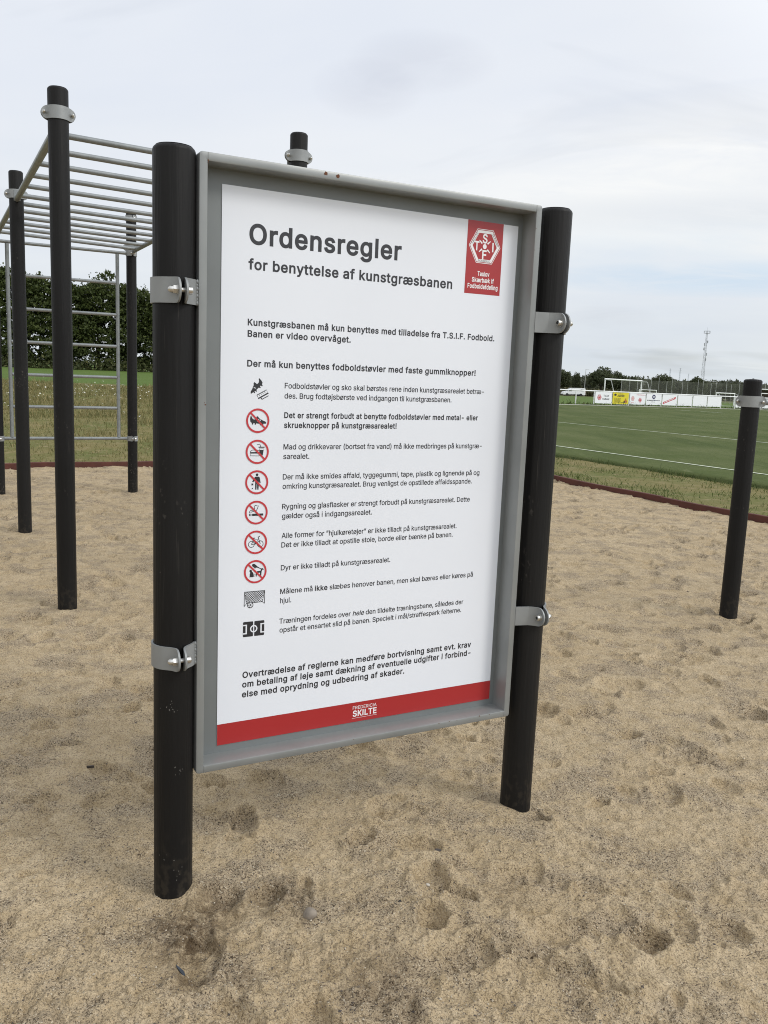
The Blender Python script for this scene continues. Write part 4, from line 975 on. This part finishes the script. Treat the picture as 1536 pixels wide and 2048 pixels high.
BIRD = [(-.30, .52), (-.26, .66), (-.10, .68), (.06, .56), (.20, .42), (.56, .20), (.54, .16), (.14, .34), (.02, .32), (-.04, .22), (-.06, .32), (-.20, .42)]
pict(IX, .9205, [CAT, DOG, BIRD, lin([(-.16, -.40), (-.02, -.38), (.0, -.24), (-.08, -.22)], .045)])
goal = [lin([(-.90, -.62), (-.88, .64), (.92, .64), (.90, -.50)], .06), lin([(-.88, .62), (-.70, -.38), (-.90, -.62)], .045), lin([(.90, .62), (.72, -.34), (.90, -.50)], .045), lin([(-.70, -.36), (.72, -.32)], .05)]
for k in range(-5, 11):
    for sg in (1, -1):      # net cords, clipped to the goal mouth
        x0 = -.86 + k * .20; pts = []
        for j in range(21):
            zz = .62 - j * .049; xx = x0 + sg * j * .049
            lim = .86 - .16 * j / 20
            if -lim <= xx <= lim: pts.append((xx, zz))
        if len(pts) > 2: goal.append(lin([pts[0], pts[-1]], .04))
pict(.2435, .8400, goal + [circ(-.36, -.52, .27, 24)], [circ(-.36, -.52, .21, 24)], False)
m2 = [c for c in poster.children if c.name.startswith('pictogram')][-1]
mm_ = MB(); fn = lambda p, y: (.2435 + p[0] * RI, y, .8400 + p[1] * RI)
poly(mm_, circ(-.36, -.52, .085, 5), Y3, 0, fn)
for t in np.arange(5) * 2 * math.pi / 5 + .6: poly(mm_, [(-.36 + .16 * math.cos(t) + .045 * math.cos(s), -.52 + .16 * math.sin(t) + .045 * math.sin(s)) for s in np.arange(5) * 1.2566], Y3, 0, fn)
mm_.build('pictogram_ball', MINK, poster, sharp=0)
def rr(x0, z0, x1, z1, r=.07):
    o_ = []
    for cx, cz, a0 in ((x1 - r, z1 - r, 0), (x0 + r, z1 - r, 90), (x0 + r, z0 + r, 180), (x1 - r, z0 + r, 270)):
        for k in range(4): t = rad(a0 + 30 * k); o_.append((cx + r * math.cos(t), cz + r * math.sin(t)))
    return o_
def arc(cx, cz, r, w_, a0, a1): return [(cx + r * math.cos(t), cz + r * math.sin(t)) for t in np.linspace(a0, a1, 14)] + [(cx + (r - w_) * math.cos(t), cz + (r - w_) * math.sin(t)) for t in np.linspace(a1, a0, 14)]
pict(.2427, .7498, [rr(-.95, -.66, -.055, .66), rr(.055, -.66, .95, .66)],
     [arc(0, 0, .33, .11, math.pi / 2, 1.5 * math.pi), arc(0, 0, .33, .11, -math.pi / 2, math.pi / 2), [(-.96, .42), (-.60, .42), (-.60, -.42), (-.96, -.42), (-.96, -.31), (-.72, -.31), (-.72, .31), (-.96, .31)], [(.96, .42), (.60, .42), (.60, -.42), (.96, -.42), (.96, -.31), (.72, -.31), (.72, .31), (.96, .31)]], False)
# clamps that hold the frame to its posts
def sign_clamp(cx, z, side, xf):
    """side: +1 when the frame lies towards +x of the post (left post), -1 for the right post"""
    m = MB(); th, gap, fl, h = .005, .013, .046, .064; r = PR; ro = r + th / 2 + .0008; a0 = .16
    off = gap / 2 + th / 2; fin = .012
    fr = flange_run(r + fl, r + fl * .60, off, ro, .62)                              # outer half: front flange, round the far side, rear flange
    outer = [(cx - side * v_, -u_) for u_, v_ in fr] + [(cx - side * ro * math.sin(t), -ro * math.cos(t)) for t in np.linspace(.62, math.pi - .62, 22)[1:-1]] + [(cx - side * v_, u_) for u_, v_ in fr[::-1]]
    strap(m, outer, z, h, th, True, True)
    for fb in (-1, 1):                                                               # inner halves: flange, then along to the frame's side
        inner = [(cx + side * v_, fb * u_) for u_, v_ in fr]
        xe = xf - side * .0005
        ang = math.acos(max(min((abs(xe - cx) - .004) / ro, .86), .42)) if abs(xe - cx) < .062 else rad(52)
        inner += [(cx + side * ro * math.cos(t), fb * ro * math.sin(t)) for t in np.linspace(math.pi / 2 - .62, min(ang, .93), 6)[1:]]
        l = inner[-1]; yl = fb * min(abs(l[1]), .033) if abs(xe - cx) > .062 else l[1] * .9
        inner += [(l[0] + (xe - l[0]) * k, l[1] + (yl - l[1]) * k) for k in (.5, 1.0)]
        strap(m, inner, z, h, th, True, False)
    wx = xf - side * .001                                                            # weld bead on the frame
    for k in range(7): m.lathe([(.0008, -.006), (.0035, -.003), (.0040, .001), (.0025, .005), (.0006, .007)], (wx, YF + .006 + .001 * (k % 2), z - h / 2 + .005 + k * .009), seg=8)
    o = m.build('clamp', MGALV, sign, sharp=40)
    for fb in (-1, 1): bolt(o, (cx, fb * (r + fl - .021), z), (-1, 0, 0) if side > 0 else (1, 0, 0), gap / 2 + th, .0098)
sign_clamp(0, 1.687, 1, FL); sign_clamp(0, .718, 1, FL); sign_clamp(XR, 1.681, -1, FR); sign_clamp(XR, .714, -1, FR)

# ------------------------------------------------------------------ climbing frame (monkey bars with wall bars)
cf = thing('climbing_frame', 'black posted climbing frame with galvanised monkey bars and wall bars on the sand', 'climbing frame', A0, ANG)
CR = .0565; WD = 1.415
YA, YB, YC = 0.0, 2.615, 4.94
for x, y, h in ((0, YA, 3.01), (0, YB, 3.03), (-.045, YC, 3.20), (WD + .04, YA, 2.995), (WD + .005, YB, 3.0), (WD - .01, YC, 3.205)): post_obj('post', CR, h, cf, x, y, seg=36)
post_obj('post', CR, 3.2, cf, WD + 1.42, YC, seg=28)
ZL, ZR = 2.800, 2.765
for x, y, z in ((0, YA, 2.868), (0, YB, 2.842), (-.045, YC, 2.83), (WD + .04, YA, 2.85), (WD + .005, YB, 2.82), (WD - .01, YC, 2.80)):
    ring_clamp(cf, x, y, z, CR, 0.0, .070)
for x, z0 in ((0, ZL), (WD + .01, ZR)):
    zc_ = [(2.868, 2.842), (2.842, 2.83)] if x == 0 else [(2.84, 2.82), (2.82, 2.80)]
    for (ya, yb) in ((YA, YB), (YB, YC)):
        m = MB(); s_ = CR + .004; m.tube((x, ya + s_, z0 + .012), (x, yb - s_, z0), .0245, seg=20)
        for yy_, sg in ((ya + s_, 1), (yb - s_, -1)): m.box((x, yy_ - sg * .001, z0 + .025), (.05, .006, .085), bev=.002)
        m.build('ladder_rail', MPIPE, cf, sharp=40)
for y in (.19, .63, 1.07, 1.51, 1.95, 2.40, 2.80, 3.18, 3.57, 3.96, 4.35, 4.74):
    MB().tube((.018, y, ZL + .004), (WD - .008, y, ZR + .004), .0182, seg=18, caps=False).build('rung', MPIPE, cf, sharp=40)
# wall bars between the two back posts
wb0, wb1 = CR - .043, WD - .01 - CR - .002
for z, nm in ((2.735, 'wall_bar'), (.626, 'wall_bar')):
    MB().tube((wb0, YC, z), (wb1, YC, z), .0182, seg=18, caps=False).build(nm, MPIPE, cf, sharp=40)
    ring_clamp(cf, -.045, YC, z, CR, math.pi / 2, .058); ring_clamp(cf, WD - .01, YC, z, CR, math.pi / 2, .058)
for x in (.097, 1.248): MB().tube((x, YC, .64), (x, YC, 2.72), .0205, seg=18, caps=False).build('upright', MPIPE, cf, sharp=40)
for z in (2.395, 2.041, 1.685, 1.331, .978):
    MB().tube((.115, YC, z), (1.231, YC, z), .0175, seg=16, caps=False).build('wall_bar', MPIPE, cf, sharp=40)
MB().tube((WD - .01 + CR, YC, 3.121), (WD + 1.42 - CR, YC, 3.121), .0182, seg=16, caps=False).build('pull_up_bar', MPIPE, cf, sharp=40)
ring_clamp(cf, WD - .01, YC, 3.121, CR, math.pi / 2, .062); ring_clamp(cf, WD + 1.42, YC, 3.121, CR, math.pi / 2, .062)

# ------------------------------------------------------------------ low exercise bar on the right
eb = thing('exercise_bar', 'waist high bar on a black post at the right edge of the sand', 'exercise bar', (2.316, 5.557, 0), rad(12))
post_obj('post', CR, 1.560, eb, 0, 0, seg=48); post_obj('post', CR, 1.560, eb, 1.5, 0, seg=32)
MB().tube((CR + .03, 0, 1.418), (1.5 - CR - .03, 0, 1.418), .0205, seg=20, caps=False).build('bar', MPIPE, eb, sharp=40)
for x in (0, 1.5):
    c_ = ring_clamp(eb, x, 0, 1.418, CR, rad(-42), .070)
    for sg in ((1,) if x == 0 else (-1,)):
        MB().tube((x + sg * (CR + .004), 0, 1.418), (x + sg * (CR + .035), 0, 1.418), .026, .022, 20).build('collar', MGALV, c_, sharp=40)

# ------------------------------------------------------------------ far fence and its boards
FP = Vector((15.9, 67.3, 0)); FA = rad(33.0); FDIR = Vector((math.cos(FA), math.sin(FA), 0)); PANEL = 1.95
fen = thing('pitch_fence', 'low white rail fence along the far side of the football pitch', 'fence', FP, FA)
def fz(s):
    p = FP + FDIR * s; return tz(p.x, p.y)
def ftop(s): return .83 - .0063 * s
NP = list(range(-12, 20))
m = MB()
for i in NP[:-1]: m.tube((i * PANEL, 0, ftop(i * PANEL)), ((i + 1) * PANEL, 0, ftop((i + 1) * PANEL)), .045, seg=10)
m.build('top_rail', MWHITE, fen, sharp=50)
for i in NP:
    s = i * PANEL; MB().tube((s, 0, fz(s) - .2), (s, 0, ftop(s) - .03), .042, seg=10).build('fence_post', MWHITE, fen, sharp=50)
labels = {0: 'white board with a red crest and dark lettering, first on the fence', 1: 'yellow advertising board with dark print on the pitch fence', 2: 'white board with a pink crest and a red crest beside the yellow board',
          3: 'white board with a dark blue round badge above a line of print', 4: 'white board crossed by a slanting red banner', 5: 'plain white board next to the one with the red banner',
          6: 'plain white board second from the gap in the boards', 7: 'plain white board ending the row at the gap in the boards', 9: 'plain white board just beyond the gap, beside the black right hand post',
          10: 'plain white board behind the black right hand post', 11: 'plain white board right of the black post, nearer to it', 12: 'plain white board at the right edge behind the bar'}
def board(i):
    s0 = i * PANEL; o = bpy.data.objects.new('advertising_board', None)
    z1 = ftop(s0) - .05; z1b = ftop(s0 + PANEL) - .05; hgt = .88; x0, x1 = .075, PANEL - .075
    root = thing('advertising_board', labels[i], 'advertising board', FP + FDIR * s0, FA, 'advertising boards hung on the pitch fence')
    fn = lambda p, y: (x0 + p[0] * (x1 - x0), y, z1 + (z1b - z1) * p[0] - hgt + p[1] * hgt)
    m = MB(); y0 = -.055
    for yy in (y0, y0 + .012):
        m.add([fn(p, yy) for p in ((0, 0), (1, 0), (1, 1), (0, 1))], [(0, 1, 2, 3)])
    m.add([], [])
    k = 0
    for a_, b_ in ((0, 1), (1, 2), (2, 3), (3, 0)): m.f.append((a_, b_, b_ + 4, a_ + 4)); m.m.append(0)
    m.build('sheet', MYEL if i == 1 else MBOARDW, root, sharp=0)
    d = MB(); yd = y0 - .006; f2 = lambda q: fn(q, yd); asp = hgt / (x1 - x0)
    def words(x, z, wd, cap, mi, seed):
        r_ = random.Random(seed); c = x
        while c < x + wd - .02:
            l = min(r_.uniform(.04, .12), x + wd - c); poly(d, [(c, z), (c + l, z), (c + l, z + cap), (c, z + cap)], yd, mi, fn); c += l + .018
    def crest(cx, cz, s, mi, wi):
        P = [(cx - s * asp, cz), (cx - s * asp * .5, cz + s * .87), (cx + s * asp * .5, cz + s * .87), (cx + s * asp, cz), (cx + s * asp * .5, cz - s * .87), (cx - s * asp * .5, cz - s * .87)]
        poly(d, P, yd, mi, fn)
        ring_ = [(cx + (p[0] - cx) * .80, cz + (p[1] - cz) * .80) for p in P]; ins = [(cx + (p[0] - cx) * .68, cz + (p[1] - cz) * .68) for p in P]
        n = len(P); d.add([fn(p, yd - .003) for p in ring_ + ins], [(k, (k + 1) % n, n + (k + 1) % n, n + k) for k in range(n)], wi)
        for ch, x_, z_ in (('S', 0, .36), ('T', -.42, 0), ('I', .42, 0), ('F', 0, -.36)):
            V, F = text2d(ch, True); xa = min(p[0] for p in V); xb = max(p[0] for p in V); kk = s * .34 / CAP
            d.add([fn((cx + x_ * s * asp + (p[0] - (xa + xb) / 2) * kk * asp, cz + z_ * s + (p[1] - CAP / 2) * kk), yd - .003) for p in V], F, wi)
    if i == 0:
        crest(.25, .52, .27, 1, 0)
        put_text(d, 'T.S.I.F', .50, .84, .60, .15, True, 2, 0, 'fit', f2); put_text(d, 'Fodbold', .45, .86, .32, .15, True, 2, 0, 'fit', f2)
    if i == 1:
        poly(d, circ(.15, .80, .075, 16, .10), yd, 2, fn); words(.34, .86, .30, .05, 2, 1); words(.30, .74, .42, .06, 2, 2); words(.28, .64, .44, .05, 2, 3)
        for k in range(5): words(.08, .48 - k * .09, .42 if k < 4 else .6, .035, 2, 5 + k)
        poly(d, [(.68, .12), (.92, .12), (.92, .30), (.86, .34), (.86, .48), (.80, .52), (.76, .34), (.70, .30)], yd, 6, fn); poly(d, [(.68, .12), (.78, .12), (.78, .24), (.70, .26)], yd - .003, 2, fn)
    if i == 2:
        crest(.19, .52, .24, 4, 0); words(.10, .12, .18, .05, 4, 3); crest(.67, .40, .23, 1, 0); words(.42, .84, .52, .05, 1, 8)
    if i == 3:
        poly(d, circ(.49, .74, .115, 20, .20), yd, 3, fn); poly(d, circ(.49, .74, .05, 5, .09), yd - .003, 0, fn)
        words(.05, .38, .36, .07, 2, 12); words(.42, .39, .22, .08, 3, 13); words(.66, .38, .26, .05, 2, 14); words(.34, .25, .26, .04, 2, 15)
    if i == 4:
        B_ = [(.05, .10), (.90, .62), (.92, .82), (.07, .30)]; poly(d, B_, yd, 1, fn)
        r_ = random.Random(4); c = .08
        while c < .86:
            l = r_.uniform(.04, .10); q = lambda t, v: (.06 + .85 * t, .10 + .52 * t + .06 + v)
            poly(d, [q(c, .02), q(min(c + l, .94), .02), q(min(c + l, .94), .09), q(c, .09)], yd - .003, 0, fn); c += l + .025
    if d.v: d.build('print', [MBOARDW, MRED2, MINK, MNAVY, MPINK, MWHITE, MORANGE], root, sharp=0)
    for (px_, pz_) in ((.0, .12), (.0, .85), (1, .12), (1, .85)):
        p = fn((px_, pz_), 0); MB().box((p[0] + (-.04 if px_ == 0 else .04), -.045, p[2]), (.10, .03, .04)).build('bracket', MPOLE, root, sharp=0)
for i in labels: board(i)

# ------------------------------------------------------------------ goals, netting, dugout, van
def goal_obj(name, label, p0, p1, h, depth, back, r=.06):
    o = thing(name, label, 'goal', p0, math.atan2(p1[1] - p0[1], p1[0] - p0[0])); L = (Vector(p1) - Vector(p0)).length; dz = p1[2] - p0[2]
    for x in (0, L): MB().tube((x, 0, -.1 + dz * x / L), (x, 0, h + dz * x / L), r, seg=10).build('goalpost', MWHITE, o)
    MB().tube((-r, 0, h), (L + r, 0, h + dz), r, seg=10).build('crossbar', MWHITE, o)
    for x in (0, L): MB().tube((x, 0, h - .05 + dz * x / L), (x, back * depth * .45, h - .12 + dz * x / L), r * .5, seg=8).tube((x, back * depth * .45, h - .12 + dz * x / L), (x, back * depth, dz * x / L), r * .55, seg=8).build('stanchion', MPOLE, o)
    m = MB(); m.tube((0, back * depth, .03), (L, back * depth, .03 + dz), r * .5, seg=8).build('ground_bar', MPOLE, o)
goal_obj('football_goal', 'full sized white football goal standing on the grass beyond the fence', (19.8, 80, tz(19.8, 80)), (24.13, 83.4, tz(24.13, 83.4)), 2.27, 1.5, -1)
goal_obj('small_goal', 'small white practice goal seen under the crossbar of the large goal', (40.3, 140, tz(40.3, 140)), (43.2, 140.6, tz(43.2, 140.6)), 1.75, .9, 1)
goal_obj('training_goal', 'white goal on the grass seen through the gap in the boards', (39.5, 105, tz(39.5, 105)), (42.5, 107, tz(42.5, 107)), 1.55, .9, -1)
def net_mat():
    m = bpy.data.materials.new('netting'); m.use_nodes = True; t = m.node_tree; b = t.nodes['Principled BSDF']
    b.inputs['Base Color'].default_value = (.21, .215, .185, 1); b.inputs['Alpha'].default_value = .13; b.inputs['Roughness'].default_value = .9; return m
bs = thing('ball_stop_fence', 'tall grey poles carrying dark ball stop netting in front of the woodland', 'netting fence', (40, 150, 0), rad(10))
s_ = 0.0; k = 0; xs = []
r_ = random.Random(12)
while s_ < 42: xs.append(s_); s_ += 1.25 * r_.choice([1, 1, 1, 1.35])
for k, x in enumerate(xs):
    p = Vector((40, 150, 0)) + Vector((math.cos(rad(10)), math.sin(rad(10)), 0)) * x; zb = tz(p.x, p.y); h = 4.0 if k % 3 else 3.4
    MB().tube((x, .5 * (k % 2), zb - .1), (x, .5 * (k % 2), zb + h), .032, seg=8).build('net_pole', MPOLE, bs)
NZ = tz(60, 153)
m = MB(); m.box((21, .25, NZ + 1.75), (42, .012, 3.5)); m.build('net', net_mat(), bs, sharp=0)
dg = thing('dugout', 'white roofed players shelter with brown walls at the right edge of the view', 'shelter', (38.4, 90, tz(38.4, 90)), rad(20))
MB().box((2.2, .6, 2.02), (4.6, 1.5, .10), bev=.03).build('roof', MWHITE, dg)
MB().box((2.2, 1.25, .95), (4.4, .06, 1.95)).build('back_wall', MBRN, dg)
MB().box((2.2, -.05, 1.60), (4.5, .06, .09)).build('beam', MWHITE, dg)
for x in (.05, 4.35): MB().box((x, -.05, .78), (.08, .07, 1.54)).build('support', MWHITE, dg)
MB().box((2.2, .95, .45), (4.1, .36, .06)).build('bench', MBRN, dg)
def van():
    o = thing('van', 'white delivery van parked on the far grass behind the pitch fence', 'van', (41.0, 206, tz(43, 206)), rad(8))
    side = [(.0, .35), (.05, .75), (.35, .95), (1.05, 1.08), (1.75, 1.72), (2.1, 1.86), (5.25, 1.92), (5.4, 1.80), (5.45, .45), (5.35, .32), (.1, .30)]
    MB().prism(side, -.92, .92).build('body', MVAN, o, sharp=25)
    for x in (.95, 4.35):
        for y in (-.90, .90):
            w_ = MB(); w_.tube((x, y - .10, .32), (x, y + .10, .32), .33, seg=20).build('wheel', MTYRE, o)
    MB().prism([(1.22, 1.12), (1.74, 1.62), (2.15, 1.72), (2.15, 1.12)], -.925, -.921).build('side_window', MGLASS, o, sharp=0)
    MB().add([(1.07, -.80, 1.11), (1.07, .80, 1.11), (1.72, .74, 1.71), (1.72, -.74, 1.71)], [(0, 1, 2, 3)]).build('windscreen', MGLASS, o, sharp=0).location = (-.012, 0, .012)
    MB().box((5.435, 0, 1.45), (.02, 1.5, .5)).build('rear_window', MGLASS, o, sharp=0)
    MB().box((4.6, -.923, 1.40), (.75, .006, .40)).build('side_window', MGLASS, o, sharp=0)
    MB().box((2.7, -.923, .42), (4.0, .008, .14)).build('sill', MTYRE, o, sharp=0)
    for y in (-.7, .7): MB().box((.09, y, .80), (.20, .30, .14), bev=.02).build('headlight', MSTEEL, o)
    for y in (-.84, .84): MB().box((5.43, y, .95), (.06, .12, .5)).build('tail_light', MRED2, o, sharp=0)
van()
# ------------------------------------------------------------------ mast, pylons, lamp pole
def lattice(m, h, w0, w1, legs=3, bays=14, r=.07, z0=0.0):
    C_ = lambda i, t: Vector((math.cos(2 * math.pi * i / legs + .4) * (w0 + (w1 - w0) * t), math.sin(2 * math.pi * i / legs + .4) * (w0 + (w1 - w0) * t), z0 + (h - z0) * t))
    for i in range(legs): m.tube(C_(i, 0), C_(i, 1), r, r * .7, 6)
    for b_ in range(bays):
        t0, t1 = b_ / bays, (b_ + 1) / bays
        for i in range(legs):
            j = (i + 1) % legs; p, q = (i, j) if b_ % 2 else (j, i)
            m.tube(C_(p, t0), C_(q, t1), r * .5, seg=5); m.tube(C_(i, t1), C_(j, t1), r * .5, seg=5)
    return m
ms = thing('radio_mast', 'tall slim grey lattice radio mast with an antenna ring at its top', 'mast', (179.4, 500, tz(179, 500)), 0)
H_ = 34.3
lattice(MB(), H_, 1.25, .40, 3, 18, .085, -1).build('tower', MMAST, ms)
m = MB()
for z in (H_ - .2, H_ + 1.0):
    for k in range(12):
        a0, a1 = k * math.pi / 6, (k + 1) * math.pi / 6; m.tube((1.75 * math.cos(a0), 1.75 * math.sin(a0), z), (1.75 * math.cos(a1), 1.75 * math.sin(a1), z), .08, seg=5)
for k in range(6): a0 = k * math.pi / 3; m.tube((1.75 * math.cos(a0), 1.75 * math.sin(a0), H_ - .2), (1.75 * math.cos(a0), 1.75 * math.sin(a0), H_ + 1.1), .09, seg=5)
for k in range(3): a0 = k * 2.1; m.tube((0, 0, H_ - .2), (1.75 * math.cos(a0), 1.75 * math.sin(a0), H_ - .2), .07, seg=5)
m.build('antenna_platform', MMAST, ms)
MB().tube((0, 0, H_), (0, 0, H_ + 3.0), .06, .03, 6).build('whip_aerial', MMAST, ms)
for z, a0 in ((H_ - 5.0, .3), (H_ - 9, 2.2), (H_ - 6.5, 3.6), (H_ - 12, 5.2), (H_ - 15, .6)):
    MB().box((math.cos(a0) * 1.0, math.sin(a0) * 1.0, z), (.5, .5, 1.5), bev=.05).build('antenna', MMAST, ms)
def pylon(x, y, h, label, s=1.0):
    o = thing('pylon', label, 'pylon', (x, y, tz(x, y)), .3, 'electricity pylons on the horizon')
    lattice(MB(), h, 2.6 * s, .7 * s, 4, 10, .22 * s, -1).build('tower', MPYL, o)
    m = MB()
    for z, l in ((h * .80, 4.0 * s), (h * .90, 5.0 * s), (h * .99, 3.6 * s)):
        m.tube((-l, 0, z), (l, 0, z), .22 * s, seg=5); m.tube((-l, 0, z), (0, 0, z + 1.6 * s), .14 * s, seg=5); m.tube((l, 0, z), (0, 0, z + 1.6 * s), .14 * s, seg=5)
    m.build('crossarms', MPYL, o)
pylon(481.5, 1500, 32, 'left of the two grey pylons above the woodland', .55)
pylon(498.5, 1500, 33.5, 'right of the two grey pylons above the woodland', .6)
pylon(640, 1870, 30, 'fainter smaller pylon between the grey pair and the radio mast', .5)
lp = thing('lamp_post', 'thin grey lamp post beside the slim tree on the far grass', 'lamp post', (47.6, 212, tz(47.6, 212)))
MB().tube((0, 0, -.2), (0, 0, 6.4), .08, .05, 8).build('pole', MPOLE, lp); MB().box((.35, 0, 6.42), (.9, .25, .10), bev=.03).build('lamp_head', MPOLE, lp)
